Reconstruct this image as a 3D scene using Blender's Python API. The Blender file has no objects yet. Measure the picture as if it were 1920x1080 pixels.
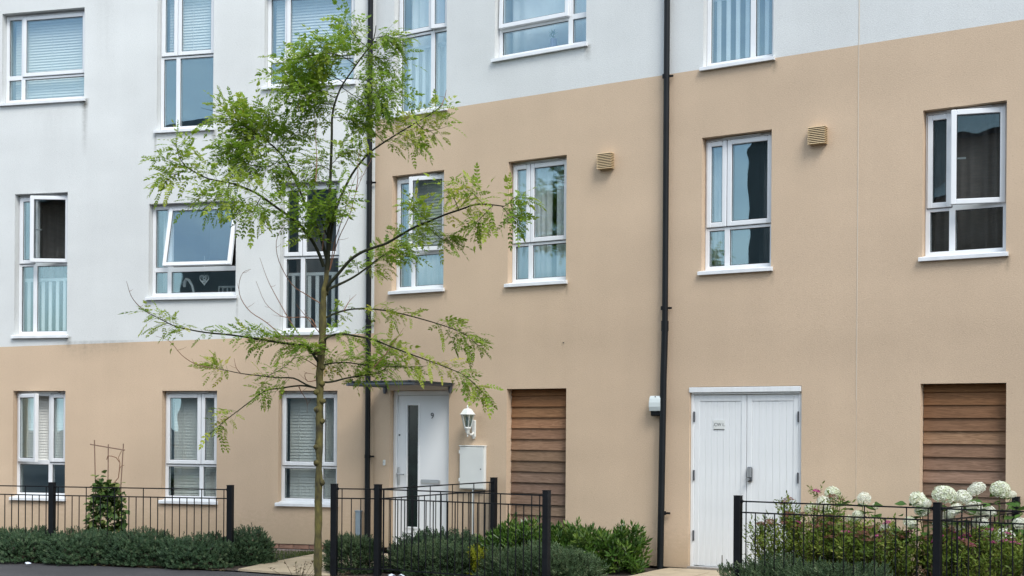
import bpy, bmesh, math, random
import numpy as np
from mathutils import Vector, Matrix
random.seed(7); RNG = np.random.default_rng(7)
SC = bpy.context.scene
COL = SC.collection
R = math.radians

# ------------------------------------------------------------------ camera
EYE = 1.6; FOC = 2500.0; ROLL = 0.00685; HOR = 804.8
cd = bpy.data.cameras.new('camera'); cam = bpy.data.objects.new('camera', cd); COL.objects.link(cam)
cd.sensor_width = 36; cd.lens = FOC / 1920 * 36; cd.shift_y = (HOR - 540) / 1920
cd.clip_start = 0.1; cd.clip_end = 2000
cam.matrix_world = Matrix.Translation((0, 0, EYE)) @ Matrix.Rotation(R(90), 4, 'X') @ Matrix.Rotation(ROLL, 4, 'Z')
SC.camera = cam

# ------------------------------------------------------------------ sky, sun, exposure
SUN_EL, SUN_AZ = 50, 158      # azimuth: compass, y = north
w = bpy.data.worlds.new('World'); SC.world = w; w.use_nodes = True
nt = w.node_tree; nt.nodes.clear()
N = nt.nodes.new
out = N('ShaderNodeOutputWorld'); bg = N('ShaderNodeBackground'); bg.inputs['Strength'].default_value = 0.10
sky = N('ShaderNodeTexSky'); sky.sky_type = 'NISHITA'; sky.sun_disc = False
sky.sun_elevation = R(SUN_EL); sky.sun_rotation = R(SUN_AZ); sky.dust_density = 1.5; sky.air_density = 1.0
tc = N('ShaderNodeTexCoord'); mp = N('ShaderNodeMapping'); mp.inputs['Scale'].default_value = (1.6, 1.6, 4.0)
nz = N('ShaderNodeTexNoise'); nz.inputs['Scale'].default_value = 2.2; nz.inputs['Detail'].default_value = 7; nz.inputs['Roughness'].default_value = .55
rp = N('ShaderNodeValToRGB'); rp.color_ramp.elements[0].position = .36; rp.color_ramp.elements[0].color = (.12, .12, .12, 1)
rp.color_ramp.elements[1].position = .62; rp.color_ramp.elements[1].color = (.88, .88, .88, 1)
mx = N('ShaderNodeMix'); mx.data_type = 'RGBA'; mx.inputs[7].default_value = (6.3, 7.1, 7.55, 1)
L = nt.links.new
L(tc.outputs['Generated'], mp.inputs['Vector']); L(mp.outputs[0], nz.inputs['Vector']); L(nz.outputs['Fac'], rp.inputs[0])
L(rp.outputs[0], mx.inputs[0]); L(sky.outputs[0], mx.inputs[6]); L(mx.outputs[2], bg.inputs[0]); L(bg.outputs[0], out.inputs[0])
sl = bpy.data.lights.new('sun', 'SUN'); sl.energy = 1.1; sl.angle = R(25); sl.color = (1, .97, .92)
so = bpy.data.objects.new('sun', sl); COL.objects.link(so)
az, el = R(SUN_AZ), R(SUN_EL)
sd = Vector((math.sin(az) * math.cos(el), math.cos(az) * math.cos(el), math.sin(el)))
so.rotation_euler = (-sd).to_track_quat('-Z', 'Y').to_euler(); so.location = (0, 0, 30)
vs = SC.view_settings; vs.view_transform = 'Standard'; vs.look = 'None'; vs.exposure = 1.32; vs.gamma = 1; vs.use_curve_mapping = False
SC.render.engine = 'CYCLES'
SC.cycles.max_bounces = 8; SC.cycles.transparent_max_bounces = 12; SC.cycles.caustics_reflective = False; SC.cycles.caustics_refractive = False

# ------------------------------------------------------------------ helpers
def tag(o, label=None, cat=None, group=None, kind=None):
    if label: o['label'] = label
    if cat: o['category'] = cat
    if group: o['group'] = group
    if kind: o['kind'] = kind
    return o
def empty(name, loc=(0, 0, 0), rz=0.0, label=None, cat=None, group=None, parent=None):
    o = bpy.data.objects.new(name, None); COL.objects.link(o); o.location = loc; o.rotation_euler = (0, 0, rz)
    o.empty_display_size = .1
    if parent: o.parent = parent
    return tag(o, label, cat, group)

class MB:
    """collects simple shapes into one mesh"""
    def __init__(s): s.v = []; s.f = []; s.m = []; s.sm = []
    def add(s, vs, fs, mi=0, smooth=False):
        b = len(s.v); s.v += [tuple(x) for x in vs]
        for f in fs: s.f.append([i + b for i in f]); s.m.append(mi); s.sm.append(smooth)
        return s
    def box(s, x0, x1, y0, y1, z0, z1, mi=0):
        return s.add([(x0,y0,z0),(x1,y0,z0),(x1,y1,z0),(x0,y1,z0),(x0,y0,z1),(x1,y0,z1),(x1,y1,z1),(x0,y1,z1)],
              [(0,3,2,1),(4,5,6,7),(0,1,5,4),(1,2,6,5),(2,3,7,6),(3,0,4,7)], mi)
    def bbox(s, x0, x1, y0, y1, z0, z1, b=.004, mi=0):
        """box with chamfered edges"""
        b = min(b, (x1-x0)*.45, (y1-y0)*.45, (z1-z0)*.45)
        bm = bmesh.new(); bmesh.ops.create_cube(bm, size=1)
        for v in bm.verts:
            v.co = Vector((x0 if v.co.x < 0 else x1, y0 if v.co.y < 0 else y1, z0 if v.co.z < 0 else z1))
        bmesh.ops.bevel(bm, geom=bm.edges[:], offset=b, segments=1, affect='EDGES')
        bm.verts.index_update()
        s.add([v.co[:] for v in bm.verts], [[v.index for v in f.verts] for f in bm.faces], mi); bm.free(); return s
    def quad(s, a, b, c, d, mi=0): return s.add([a, b, c, d], [(0,1,2,3)], mi)
    def tube(s, pts, rads, n=8, mi=0, caps=True, smooth=True):
        pts = [Vector(p) for p in pts]; k = len(pts)
        if not hasattr(rads, '__len__'): rads = [rads] * k
        t0 = (pts[1] - pts[0]).normalized()
        u = t0.orthogonal().normalized(); vs = []
        for i, p in enumerate(pts):
            t = ((pts[min(i+1,k-1)] - pts[max(i-1,0)])).normalized()
            u = (u - t * u.dot(t)).normalized(); v = t.cross(u)
            for j in range(n):
                a = 2 * math.pi * j / n
                vs.append(p + (u * math.cos(a) + v * math.sin(a)) * rads[i])
        fs = [(i*n+j, i*n+(j+1)%n, (i+1)*n+(j+1)%n, (i+1)*n+j) for i in range(k-1) for j in range(n)]
        s.add(vs, fs, mi, smooth)
        if caps:
            s.add(vs[:n], [tuple(range(n))[::-1]], mi); s.add(vs[-n:], [tuple(range(n))], mi)
        return s
    def lathe(s, prof, n=12, c=(0,0,0), mi=0, smooth=True):
        vs = [(c[0]+r*math.cos(2*math.pi*j/n), c[1]+r*math.sin(2*math.pi*j/n), c[2]+z) for r, z in prof for j in range(n)]
        fs = [(i*n+j, i*n+(j+1)%n, (i+1)*n+(j+1)%n, (i+1)*n+j) for i in range(len(prof)-1) for j in range(n)]
        return s.add(vs, fs, mi, smooth)
    def mesh(s, name, mats):
        me = bpy.data.meshes.new(name); me.from_pydata(s.v, [], s.f)
        for m in (mats if isinstance(mats, (list, tuple)) else [mats]): me.materials.append(m)
        me.polygons.foreach_set('material_index', s.m); me.polygons.foreach_set('use_smooth', s.sm); me.update()
        return me
    def build(s, name, mats, parent=None, loc=None, rot=None):
        o = bpy.data.objects.new(name, s.mesh(name, mats)); COL.objects.link(o)
        if parent: o.parent = parent
        if loc is not None: o.location = loc
        if rot is not None: o.rotation_euler = rot
        return o
def inst(name, me, parent, loc=(0,0,0), rot=(0,0,0), sc=1.0):
    o = bpy.data.objects.new(name, me); COL.objects.link(o); o.parent = parent
    o.location = loc; o.rotation_euler = rot; o.scale = (sc,)*3 if not hasattr(sc, '__len__') else sc
    return o

def scatter(name, temps, P, D, S, tint, mat, parent=None, roll=None):
    """many small leaf templates merged into one mesh; template +X goes along D"""
    P = np.asarray(P, float); D = np.asarray(D, float); S = np.asarray(S, float); tint = np.asarray(tint, float)
    D = D / np.linalg.norm(D, axis=1, keepdims=True)
    n = len(P); ti = RNG.integers(0, len(temps), n)
    if roll is None: roll = RNG.uniform(-.6, .6, n)
    up = np.tile([0, 0, 1.0], (n, 1)); up[np.abs(D[:, 2]) > .97] = [0, 1, 0]
    Y = np.cross(up, D); Y /= np.linalg.norm(Y, axis=1, keepdims=True); Z = np.cross(D, Y)
    c, s_ = np.cos(roll)[:, None], np.sin(roll)[:, None]
    Y2 = Y * c + Z * s_; Z2 = np.cross(D, Y2)
    V, F, T = [], [], []; base = 0
    for k, (tv, tf) in enumerate(temps):
        ix = np.where(ti == k)[0]
        if not len(ix): continue
        tv = np.asarray(tv); tf = np.asarray(tf)
        vv = P[ix][:, None] + S[ix][:, None, None] * (tv[None, :, 0, None] * D[ix][:, None] + tv[None, :, 1, None] * Y2[ix][:, None] + tv[None, :, 2, None] * Z2[ix][:, None])
        V.append(vv.reshape(-1, 3)); off = base + np.arange(len(ix)) * len(tv)
        F.append((tf[None] + off[:, None, None]).reshape(-1, 4)); T.append(np.repeat(tint[ix], len(tv))); base += len(ix) * len(tv)
    V = np.concatenate(V); F = np.concatenate(F); T = np.concatenate(T)
    me = bpy.data.meshes.new(name); me.vertices.add(len(V)); me.vertices.foreach_set('co', V.ravel())
    me.loops.add(F.size); me.loops.foreach_set('vertex_index', F.ravel().astype(np.int32))
    me.polygons.add(len(F)); me.polygons.foreach_set('loop_start', np.arange(0, F.size, 4, dtype=np.int32))
    me.update(calc_edges=True); a = me.attributes.new('tint', 'FLOAT', 'POINT'); a.data.foreach_set('value', T)
    me.materials.append(mat); o = bpy.data.objects.new(name, me); COL.objects.link(o)
    if parent: o.parent = parent
    return o

# survey: bearing (px, py in the photograph's grid) and range -> point of the place
def at(px, py, Y):
    u, v = px - 960, py - HOR; c, s_ = math.cos(ROLL), math.sin(ROLL)
    U, W_ = c*u + s_*v, -s_*u + c*v
    return Vector((U / FOC * Y, Y, EYE - W_ / FOC * Y))

# ------------------------------------------------------------------ materials
def nodes(name):
    m = bpy.data.materials.new(name); m.use_nodes = True
    t = m.node_tree; b = t.nodes['Principled BSDF']; return m, t, b
def mat(name, col, rough=.6, metal=0.0, var=0.0, vscale=6.0, bump=0.0, bscale=80.0, spec=None, stretch=(1,1,1), col2=None, detail=4):
    m, t, b = nodes(name); b.inputs['Roughness'].default_value = rough; b.inputs['Metallic'].default_value = metal
    if spec is not None: b.inputs['Specular IOR Level'].default_value = spec
    b.inputs['Base Color'].default_value = (*col, 1)
    if var or bump or col2:
        tc = t.nodes.new('ShaderNodeTexCoord'); mp = t.nodes.new('ShaderNodeMapping'); mp.inputs['Scale'].default_value = stretch
        t.links.new(tc.outputs['Object'], mp.inputs[0])
    if var or col2:
        nz = t.nodes.new('ShaderNodeTexNoise'); nz.inputs['Scale'].default_value = vscale; nz.inputs['Detail'].default_value = detail
        rp = t.nodes.new('ShaderNodeValToRGB'); rp.color_ramp.elements[0].position = .3; rp.color_ramp.elements[1].position = .7
        c2 = col2 if col2 else tuple(min(1, c*(1+var)) for c in col); c1 = col if col2 else tuple(c*(1-var) for c in col)
        rp.color_ramp.elements[0].color = (*c1, 1); rp.color_ramp.elements[1].color = (*c2, 1)
        t.links.new(mp.outputs[0], nz.inputs['Vector']); t.links.new(nz.outputs['Fac'], rp.inputs[0]); t.links.new(rp.outputs[0], b.inputs['Base Color'])
    if bump:
        nb = t.nodes.new('ShaderNodeTexNoise'); nb.inputs['Scale'].default_value = bscale; nb.inputs['Detail'].default_value = 5
        bp = t.nodes.new('ShaderNodeBump'); bp.inputs['Strength'].default_value = bump; bp.inputs['Distance'].default_value = .01
        t.links.new(mp.outputs[0], nb.inputs['Vector']); t.links.new(nb.outputs['Fac'], bp.inputs['Height']); t.links.new(bp.outputs[0], b.inputs['Normal'])
    return m

def render_mat(name, col, stains):
    """rough-cast render: grain, faint mottling, and dirt runs (s, top z, length, width, strength)"""
    m, t, b = nodes(name); b.inputs['Roughness'].default_value = .92; b.inputs['Specular IOR Level'].default_value = .2
    n = t.nodes.new; l = t.links.new
    tc = n('ShaderNodeTexCoord'); mp = n('ShaderNodeMapping'); mp.inputs['Scale'].default_value = (1, 1, 1.9); l(tc.outputs['Object'], mp.inputs[0])
    def noise(scale, det, src=mp, rough=.5):
        z = n('ShaderNodeTexNoise'); z.inputs['Scale'].default_value = scale; z.inputs['Detail'].default_value = det; z.inputs['Roughness'].default_value = rough
        l(src.outputs[0], z.inputs['Vector']); return z.outputs['Fac']
    def ma(op, a, bb=None, cc=None, clamp=False):
        q = n('ShaderNodeMath'); q.operation = op; q.use_clamp = clamp
        for i, x in enumerate((a, bb, cc)):
            if x is None: continue
            if isinstance(x, (int, float)): q.inputs[i].default_value = x
            else: l(x, q.inputs[i])
        return q.outputs[0]
    big = noise(.9, 5); grain = noise(58, 3, rough=.7); fine = noise(95, 3)
    val = ma('ADD', ma('MULTIPLY_ADD', big, .18, .91), ma('MULTIPLY_ADD', grain, .32, -.16))
    pit = ma('LESS_THAN', noise(33, 2), .33)
    val = ma('SUBTRACT', val, ma('MULTIPLY', pit, .10))
    sep = n('ShaderNodeSeparateXYZ'); l(tc.outputs['Object'], sep.inputs[0])
    run = n('ShaderNodeMapping'); run.inputs['Scale'].default_value = (9, 9, .7); l(tc.outputs['Object'], run.inputs[0])
    wash = n('ShaderNodeMapping'); wash.inputs['Scale'].default_value = (3.2, 3.2, .22); l(tc.outputs['Object'], wash.inputs[0])
    wz = noise(1.1, 6, wash); pz = noise(.32, 3)
    val = ma('ADD', val, ma('ADD', ma('MULTIPLY_ADD', wz, .09, -.045), ma('MULTIPLY_ADD', pz, .30, -.15)))
    rn = noise(2.0, 5, run); spot = noise(14, 5, mp)
    mask = None
    for s0, z0, ln, wd, st in stains:
        a = ma('SUBTRACT', 1.0, ma('DIVIDE', ma('ABSOLUTE', ma('SUBTRACT', sep.outputs[0], s0)), wd), clamp=True)
        tt = ma('DIVIDE', ma('SUBTRACT', z0, sep.outputs[2]), ln)
        g = ma('MULTIPLY', ma('MULTIPLY', tt, 14.0, clamp=True), ma('SUBTRACT', 1.0, tt, clamp=True))
        q = ma('MULTIPLY', ma('MULTIPLY', a, g), st)
        mask = q if mask is None else ma('ADD', mask, q)
    cm = n('ShaderNodeMix'); cm.data_type = 'RGBA'; cm.blend_type = 'MULTIPLY'; cm.inputs[0].default_value = 1
    cm.inputs[6].default_value = (*col, 1); comb = n('ShaderNodeCombineColor')
    for i in range(3): l(val, comb.inputs[i])
    l(comb.outputs[0], cm.inputs[7]); last = cm.outputs[2]
    if mask is not None:
        mk = ma('MULTIPLY', mask, ma('MULTIPLY_ADD', ma('MULTIPLY', rn, spot), 3.2, .05), clamp=True)
        dm = n('ShaderNodeMix'); dm.data_type = 'RGBA'; l(mk, dm.inputs[0]); l(last, dm.inputs[6]); dm.inputs[7].default_value = (.10, .095, .075, 1); last = dm.outputs[2]
    sp = ma('MULTIPLY', ma('SUBTRACT', 1.0, ma('DIVIDE', sep.outputs[2], ma('MULTIPLY_ADD', spot, .9, .02)), clamp=True), .34)
    sm_ = n('ShaderNodeMix'); sm_.data_type = 'RGBA'; l(sp, sm_.inputs[0]); l(last, sm_.inputs[6]); sm_.inputs[7].default_value = (.30, .23, .13, 1); last = sm_.outputs[2]
    l(last, b.inputs['Base Color'])
    bp = n('ShaderNodeBump'); bp.inputs['Strength'].default_value = .5; bp.inputs['Distance'].default_value = .006
    l(ma('ADD', grain, ma('MULTIPLY', fine, .6)), bp.inputs['Height']); l(bp.outputs[0], b.inputs['Normal'])
    return m

def glass_mat(name, tint=(.96, .985, .985), extra=.165, gain=.83):
    m = bpy.data.materials.new(name); m.use_nodes = True; t = m.node_tree; t.nodes.clear(); n = t.nodes.new; l = t.links.new
    o = n('ShaderNodeOutputMaterial'); mx = n('ShaderNodeMixShader'); tr = n('ShaderNodeBsdfTransparent'); gl = n('ShaderNodeBsdfGlossy')
    tr.inputs[0].default_value = (*tint, 1); gl.inputs['Roughness'].default_value = .0; gl.inputs[0].default_value = (.70, .93, 1, 1)
    ge = n('ShaderNodeNewGeometry'); dt = n('ShaderNodeVectorMath'); dt.operation = 'DOT_PRODUCT'; l(ge.outputs['Normal'], dt.inputs[0]); l(ge.outputs['Incoming'], dt.inputs[1])
    def ma(op, a, b): 
        q_ = n('ShaderNodeMath'); q_.operation = op
        for i_, x_ in enumerate((a, b)):
            if isinstance(x_, (int, float)): q_.inputs[i_].default_value = x_
            else: l(x_, q_.inputs[i_])
        return q_.outputs[0]
    fr = ma('POWER', ma('SUBTRACT', 1.0, ma('ABSOLUTE', dt.outputs['Value'], 0)), 5.0)
    q = n('ShaderNodeMath'); q.operation = 'MULTIPLY_ADD'; q.inputs[1].default_value = gain; q.inputs[2].default_value = extra; q.use_clamp = True
    tc = n('ShaderNodeTexCoord'); nz = n('ShaderNodeTexNoise'); nz.inputs['Scale'].default_value = 2.6; nz.inputs['Detail'].default_value = 1
    bp = n('ShaderNodeBump'); bp.inputs['Strength'].default_value = .02; bp.inputs['Distance'].default_value = .04
    l(tc.outputs['Object'], nz.inputs['Vector']); l(nz.outputs['Fac'], bp.inputs['Height']); l(bp.outputs[0], gl.inputs['Normal'])
    l(fr, q.inputs[0]); l(q.outputs[0], mx.inputs[0]); l(tr.outputs[0], mx.inputs[1]); l(gl.outputs[0], mx.inputs[2]); l(mx.outputs[0], o.inputs[0])
    return m

def leaf_mat(name, stops, trans=.35, rough=.5, spec=.35):
    """stops: [(tint position, colour)]"""
    m, t, b = nodes(name); n = t.nodes.new; l = t.links.new
    a = n('ShaderNodeAttribute'); a.attribute_name = 'tint'; rp = n('ShaderNodeValToRGB'); e = rp.color_ramp.elements
    e[0].position, e[0].color = stops[0][0], (*stops[0][1], 1); e[1].position, e[1].color = stops[-1][0], (*stops[-1][1], 1)
    for p, c in stops[1:-1]: x = e.new(p); x.color = (*c, 1)
    l(a.outputs['Fac'], rp.inputs[0]); l(rp.outputs[0], b.inputs['Base Color']); b.inputs['Roughness'].default_value = rough
    b.inputs['Specular IOR Level'].default_value = spec
    tl = n('ShaderNodeBsdfTranslucent'); ms = n('ShaderNodeMixShader'); ms.inputs[0].default_value = trans
    l(rp.outputs[0], tl.inputs[0]); l(b.outputs[0], ms.inputs[1]); l(tl.outputs[0], ms.inputs[2]); l(ms.outputs[0], t.nodes['Material Output'].inputs[0])
    return m

def wood_mat(name):
    m, t, b = nodes(name); n = t.nodes.new; l = t.links.new; b.inputs['Roughness'].default_value = .75; b.inputs['Specular IOR Level'].default_value = .25
    oi = n('ShaderNodeObjectInfo'); tc = n('ShaderNodeTexCoord'); mp = n('ShaderNodeMapping'); mp.inputs['Scale'].default_value = (1.6, 1, 22)
    ad = n('ShaderNodeVectorMath'); ad.operation = 'ADD'; cx = n('ShaderNodeCombineXYZ'); q = n('ShaderNodeMath'); q.operation = 'MULTIPLY'; q.inputs[1].default_value = 40
    l(oi.outputs['Random'], q.inputs[0]); l(q.outputs[0], cx.inputs[0]); l(q.outputs[0], cx.inputs[2]); l(tc.outputs['Object'], ad.inputs[0]); l(cx.outputs[0], ad.inputs[1]); l(ad.outputs[0], mp.inputs[0])
    nz = n('ShaderNodeTexNoise'); nz.inputs['Scale'].default_value = 3; nz.inputs['Detail'].default_value = 8; nz.inputs['Distortion'].default_value = 1.6; l(mp.outputs[0], nz.inputs['Vector'])
    rp = n('ShaderNodeValToRGB'); rp.color_ramp.elements[0].position = .32; rp.color_ramp.elements[0].color = (.66, .63, .60, 1); rp.color_ramp.elements[1].position = .68; rp.color_ramp.elements[1].color = (1.18, 1.18, 1.18, 1)
    l(nz.outputs['Fac'], rp.inputs[0]); mx = n('ShaderNodeMix'); mx.data_type = 'RGBA'; mx.blend_type = 'MULTIPLY'; mx.inputs[0].default_value = 1
    l(oi.outputs['Color'], mx.inputs[6]); l(rp.outputs[0], mx.inputs[7]); l(mx.outputs[2], b.inputs['Base Color'])
    bp = n('ShaderNodeBump'); bp.inputs['Strength'].default_value = .4; bp.inputs['Distance'].default_value = .004; l(nz.outputs['Fac'], bp.inputs['Height']); l(bp.outputs[0], b.inputs['Normal'])
    return m

M = {}
WHITE_R, BEIGE_R = (.675, .69, .68), (.605, .46, .328)
M['upvc'] = mat('white_upvc', (.78, .80, .82), .35, var=.03, vscale=3)
M['sill'] = mat('white_sill', (.76, .78, .80), .4, var=.06, vscale=8)
M['gasket'] = mat('black_gasket', (.02, .02, .022), .7)
M['glass'] = glass_mat('window_glass')
M['clear'] = glass_mat('clear_plastic', (.75, .8, .8), .06, .9)
M['dark_glass'] = mat('dark_obscured_glass', (.012, .02, .018), .12, var=.3, vscale=5)
M['blind'] = mat('blind_slat', (.84, .82, .76), .5)
M['curtain'] = mat('pale_curtain', (.84, .85, .84), .9, var=.06, vscale=3)
M['dark_curtain'] = mat('dark_curtain', (.13, .115, .11), .9, var=.2, vscale=3)
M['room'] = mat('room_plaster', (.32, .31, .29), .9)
M['guard'] = mat('white_guard', (.72, .75, .76), .45)
M['black'] = mat('black_steel_paint', (.006, .007, .009), .5, var=.3, vscale=9, spec=.22)
M['pipe'] = mat('black_pipe_plastic', (.007, .009, .011), .45, var=.35, vscale=2.5, spec=.25)
M['wood'] = wood_mat('cedar_board')
M['door'] = mat('white_door_paint', (.81, .825, .835), .35, var=.02, vscale=2)
M['plank'] = mat('painted_plank', (.76, .78, .79), .5, var=.045, vscale=4, stretch=(6,6,.6), bump=.08, bscale=20)
M['steel'] = mat('brushed_steel', (.55, .56, .57), .3, metal=.9)
M['dark_metal'] = mat('dark_grey_metal', (.06, .065, .075), .4, var=.15, vscale=6)
M['grey_metal'] = mat('slate_grey_tube', (.12, .135, .155), .35, var=.12, vscale=6)
M['meter'] = mat('meter_box_plastic', (.70, .72, .70), .5, var=.04, vscale=4)
M['lantern'] = mat('lantern_white', (.70, .71, .68), .45, var=.08, vscale=14)
M['vent'] = mat('vent_sand_plastic', (.54, .41, .245), .5, var=.05, vscale=8)
M['flood'] = mat('light_cover', (.60, .66, .66), .45)
M['bluegrey'] = mat('blue_grey_cover', (.22, .28, .33), .5, var=.1, vscale=5)
M['bead'] = mat('joint_bead', (.63, .55, .45), .6)
M['ink'] = mat('black_ink', (.03, .03, .035), .6)
M['brick'] = mat('plinth_brick', (.30, .165, .115), .85, var=.25, vscale=9, bump=.3, bscale=60)
M['brick2'] = mat('plinth_brick_pale', (.33, .25, .23), .85, var=.25, vscale=9, bump=.3, bscale=60)
M['mortar'] = mat('mortar', (.24, .22, .20), .95, var=.15, vscale=20)
M['slab'] = mat('buff_paving', (.44, .36, .25), .85, var=.14, vscale=5, bump=.25, bscale=50)
M['asphalt'] = mat('asphalt', (.052, .05, .054), .85, var=.25, vscale=1.3, bump=.5, bscale=140, detail=9)
M['soil'] = mat('soil', (.045, .033, .024), .95, var=.45, vscale=18, bump=.9, bscale=30)
M['roof'] = mat('slate_roof', (.12, .155, .175), .7, var=.2, vscale=4)
M['cladding'] = mat('brown_cladding', (.17, .105, .075), .8, var=.35, vscale=3, stretch=(1,1,9))
M['cane'] = mat('bamboo_cane', (.22, .14, .10), .7, var=.2, vscale=30)
M['bark'] = mat('tree_bark', (.028, .024, .015), .95, col2=(.145, .125, .034), vscale=17, bump=1.0, bscale=45, stretch=(1,1,.45))
M['twig'] = mat('dark_twig', (.026, .028, .015), .85, spec=.2)
M['redtwig'] = mat('red_brown_twig', (.21, .10, .055), .75)
M['stem'] = mat('shrub_stem', (.075, .055, .03), .9)
M['green_stem'] = mat('green_stem', (.10, .12, .03), .8)
M['leaf'] = leaf_mat('tree_leaf', [(0, (.09, .18, .02)), (.45, (.215, .345, .032)), (.85, (.44, .51, .075)), (1, (.62, .43, .03))], .5)
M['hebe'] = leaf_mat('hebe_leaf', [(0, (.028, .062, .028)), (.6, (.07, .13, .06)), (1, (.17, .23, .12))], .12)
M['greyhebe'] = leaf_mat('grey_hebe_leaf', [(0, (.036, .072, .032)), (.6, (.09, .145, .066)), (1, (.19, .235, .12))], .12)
M['laurel'] = leaf_mat('laurel_leaf', [(0, (.026, .07, .013)), (.55, (.07, .148, .02)), (1, (.17, .25, .045))], .2, .35, .5)
M['yellow'] = leaf_mat('yellow_leaf', [(0, (.18, .22, .01)), (1, (.40, .42, .03))], .3)
M['spirea'] = leaf_mat('spirea_leaf', [(0, (.06, .11, .016)), (.6, (.15, .22, .03)), (1, (.29, .32, .06))], .3)
M['hydleaf'] = leaf_mat('hydrangea_leaf', [(0, (.03, .08, .016)), (.6, (.075, .165, .03)), (1, (.14, .24, .05))], .25)
M['climb'] = leaf_mat('climber_leaf', [(0, (.03, .07, .016)), (.6, (.075, .14, .03)), (1, (.24, .27, .08))], .25)
M['grass'] = leaf_mat('grass_blade', [(0, (.03, .06, .012)), (1, (.12, .15, .035))], .3)
M['weed'] = leaf_mat('weed_leaf', [(0, (.10, .06, .03)), (.6, (.12, .13, .05)), (1, (.16, .09, .05))], .2)
M['bloom'] = leaf_mat('white_floret', [(0, (.52, .58, .34)), (.3, (.80, .84, .70)), (1, (.90, .91, .86))], .3)
M['rust'] = leaf_mat('rusty_floret', [(0, (.10, .035, .025)), (.7, (.20, .08, .055)), (1, (.30, .13, .09))], .2)
M['pink'] = leaf_mat('pink_floret', [(0, (.28, .03, .12)), (.7, (.50, .08, .26)), (1, (.62, .22, .38))], .3)
M['red'] = mat('red_card', (.55, .03, .03), .5)
M['litter'] = mat('litter_paper', (.62, .68, .78), .6, var=.1, vscale=30)
M['vase'] = mat('vase_violet', (.22, .20, .33), .5)
M['teal'] = mat('teal_fabric', (.03, .25, .27), .7)

# ------------------------------------------------------------------ the two house fronts (local x along the wall, y into it, z up)
JX, JY = -1.878, 18.06
AA, AB = 0.2547, 0.5765
def bedroom_windows():
    # s0, s1, opening bottom, opening top, mullion, transom, upper sashes, options
    a = dict(
      A1=(-5.815,-4.455,6.33,7.63,-5.525,6.703,'R',{}), A2=(-3.29,-2.415,5.81,7.86,-3.013,6.855,'LR',{}),
      A2b=(-1.64,-.31,6.33,7.63,-1.348,6.704,'R',{}), A3=(-5.58,-4.71,2.93,4.98,-5.302,3.966,'LR',{'R':('h',17)}),
      A4=(-3.403,-2.05,3.45,4.76,-3.13,3.831,'R',{'R':('t',13)}), A5=(-1.386,-.511,2.93,4.98,-1.088,3.966,'LR',{}),
      A6=(-5.59,-4.725,.575,2.11,-5.03,1.072,'LR',{'L':('h',28)}), A7=(-3.177,-2.325,.575,2.11,-2.609,1.072,'LR',{}),
      A8=(-1.393,-.525,.575,2.11,-.798,1.072,'LR',{}))
    b = dict(
      B1=(.312,1.18,5.81,7.86,.885,6.872,'LR',{'R':('h',10)}), B2=(1.936,3.28,6.33,7.63,3.0,6.705,'L',{'L':('t',2.0)}),
      B3=(4.841,5.70,5.81,7.86,5.415,6.86,'LR',{}), B4=(.296,1.153,3.45,4.985,.583,3.945,'LR',{'R':('h',12)}),
      B5=(2.159,3.016,3.45,4.985,2.437,3.95,'LR',{}), C1=(4.836,5.689,3.45,4.985,5.113,3.945,'LR',{}),
      D1=(7.375,8.224,3.45,4.985,7.658,3.955,'LR',{'R':('h',15)}))
    return a, b
WA, WB = bedroom_windows()
DOOR = (.28, 1.258, 0.0, 2.108); PAN1 = (2.158, 3.033, -.04, 2.109); PAN2 = (7.368, 8.237, -.04, 2.108); GAR = (4.70, 6.06, 0.0, 2.105)
HTOP = 9.6

def front_wall(openings, s_lo, s_hi, zb, zlo):
    """sheet with real openings and their reveals; material 0 below zb(s), 1 above"""
    ss = sorted({s_lo, s_hi, *[o[0] for o in openings], *[o[1] for o in openings]})
    zbm = zb((s_lo+s_hi)/2)
    zs = sorted({zlo, HTOP, zbm, *[max(zlo, o[2]) for o in openings], *[o[3] for o in openings]})
    mb = MB(); V = lambda i, j: (ss[i], 0, zb(ss[i]) if zs[j] == zbm else zs[j])
    for i in range(len(ss)-1):
        for j in range(len(zs)-1):
            cs, cz = (ss[i]+ss[i+1])/2, (zs[j]+zs[j+1])/2
            if any(o[0] < cs < o[1] and o[2] < cz < o[3] for o in openings): continue
            mb.quad(V(i,j), V(i+1,j), V(i+1,j+1), V(i,j+1), 0 if zs[j+1] <= zbm + 1e-6 else 1)
    for s0, s1, z0, z1 in openings:
        z0 = max(z0, zlo); d = .19; k = 0 if z1 < zbm else 1
        mb.quad((s0,0,z0),(s0,0,z1),(s0,d,z1),(s0,d,z0),k); mb.quad((s1,0,z0),(s1,d,z0),(s1,d,z1),(s1,0,z1),k)
        mb.quad((s0,0,z1),(s1,0,z1),(s1,d,z1),(s0,d,z1),k); mb.quad((s0,0,z0),(s0,d,z0),(s1,d,z0),(s1,0,z0),k)
    return mb

def frame_mb(x0, x1, z0, z1, wd, y0, y1, b=.004):
    mb = MB()
    mb.bbox(x0, x0+wd, y0, y1, z0, z1, b); mb.bbox(x1-wd, x1, y0, y1, z0, z1, b)
    mb.bbox(x0+wd-.001, x1-wd+.001, y0+.001, y1-.001, z0, z0+wd, b); mb.bbox(x0+wd-.001, x1-wd+.001, y0+.001, y1-.001, z1-wd, z1, b)
    return mb
def pane_mb(x0, x1, z0, z1, y):
    mb = MB(); mb.box(x0, x1, y, y+.022, z0, z1, 0)
    g = .007                                                     # dark gasket round the pane
    for a in ((x0,x0+g,z0,z1),(x1-g,x1,z0,z1),(x0+g,x1-g,z0,z0+g),(x0+g,x1-g,z1-g,z1)): mb.box(a[0],a[1],y-.003,y-.0005,a[2],a[3],1)
    return mb

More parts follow.
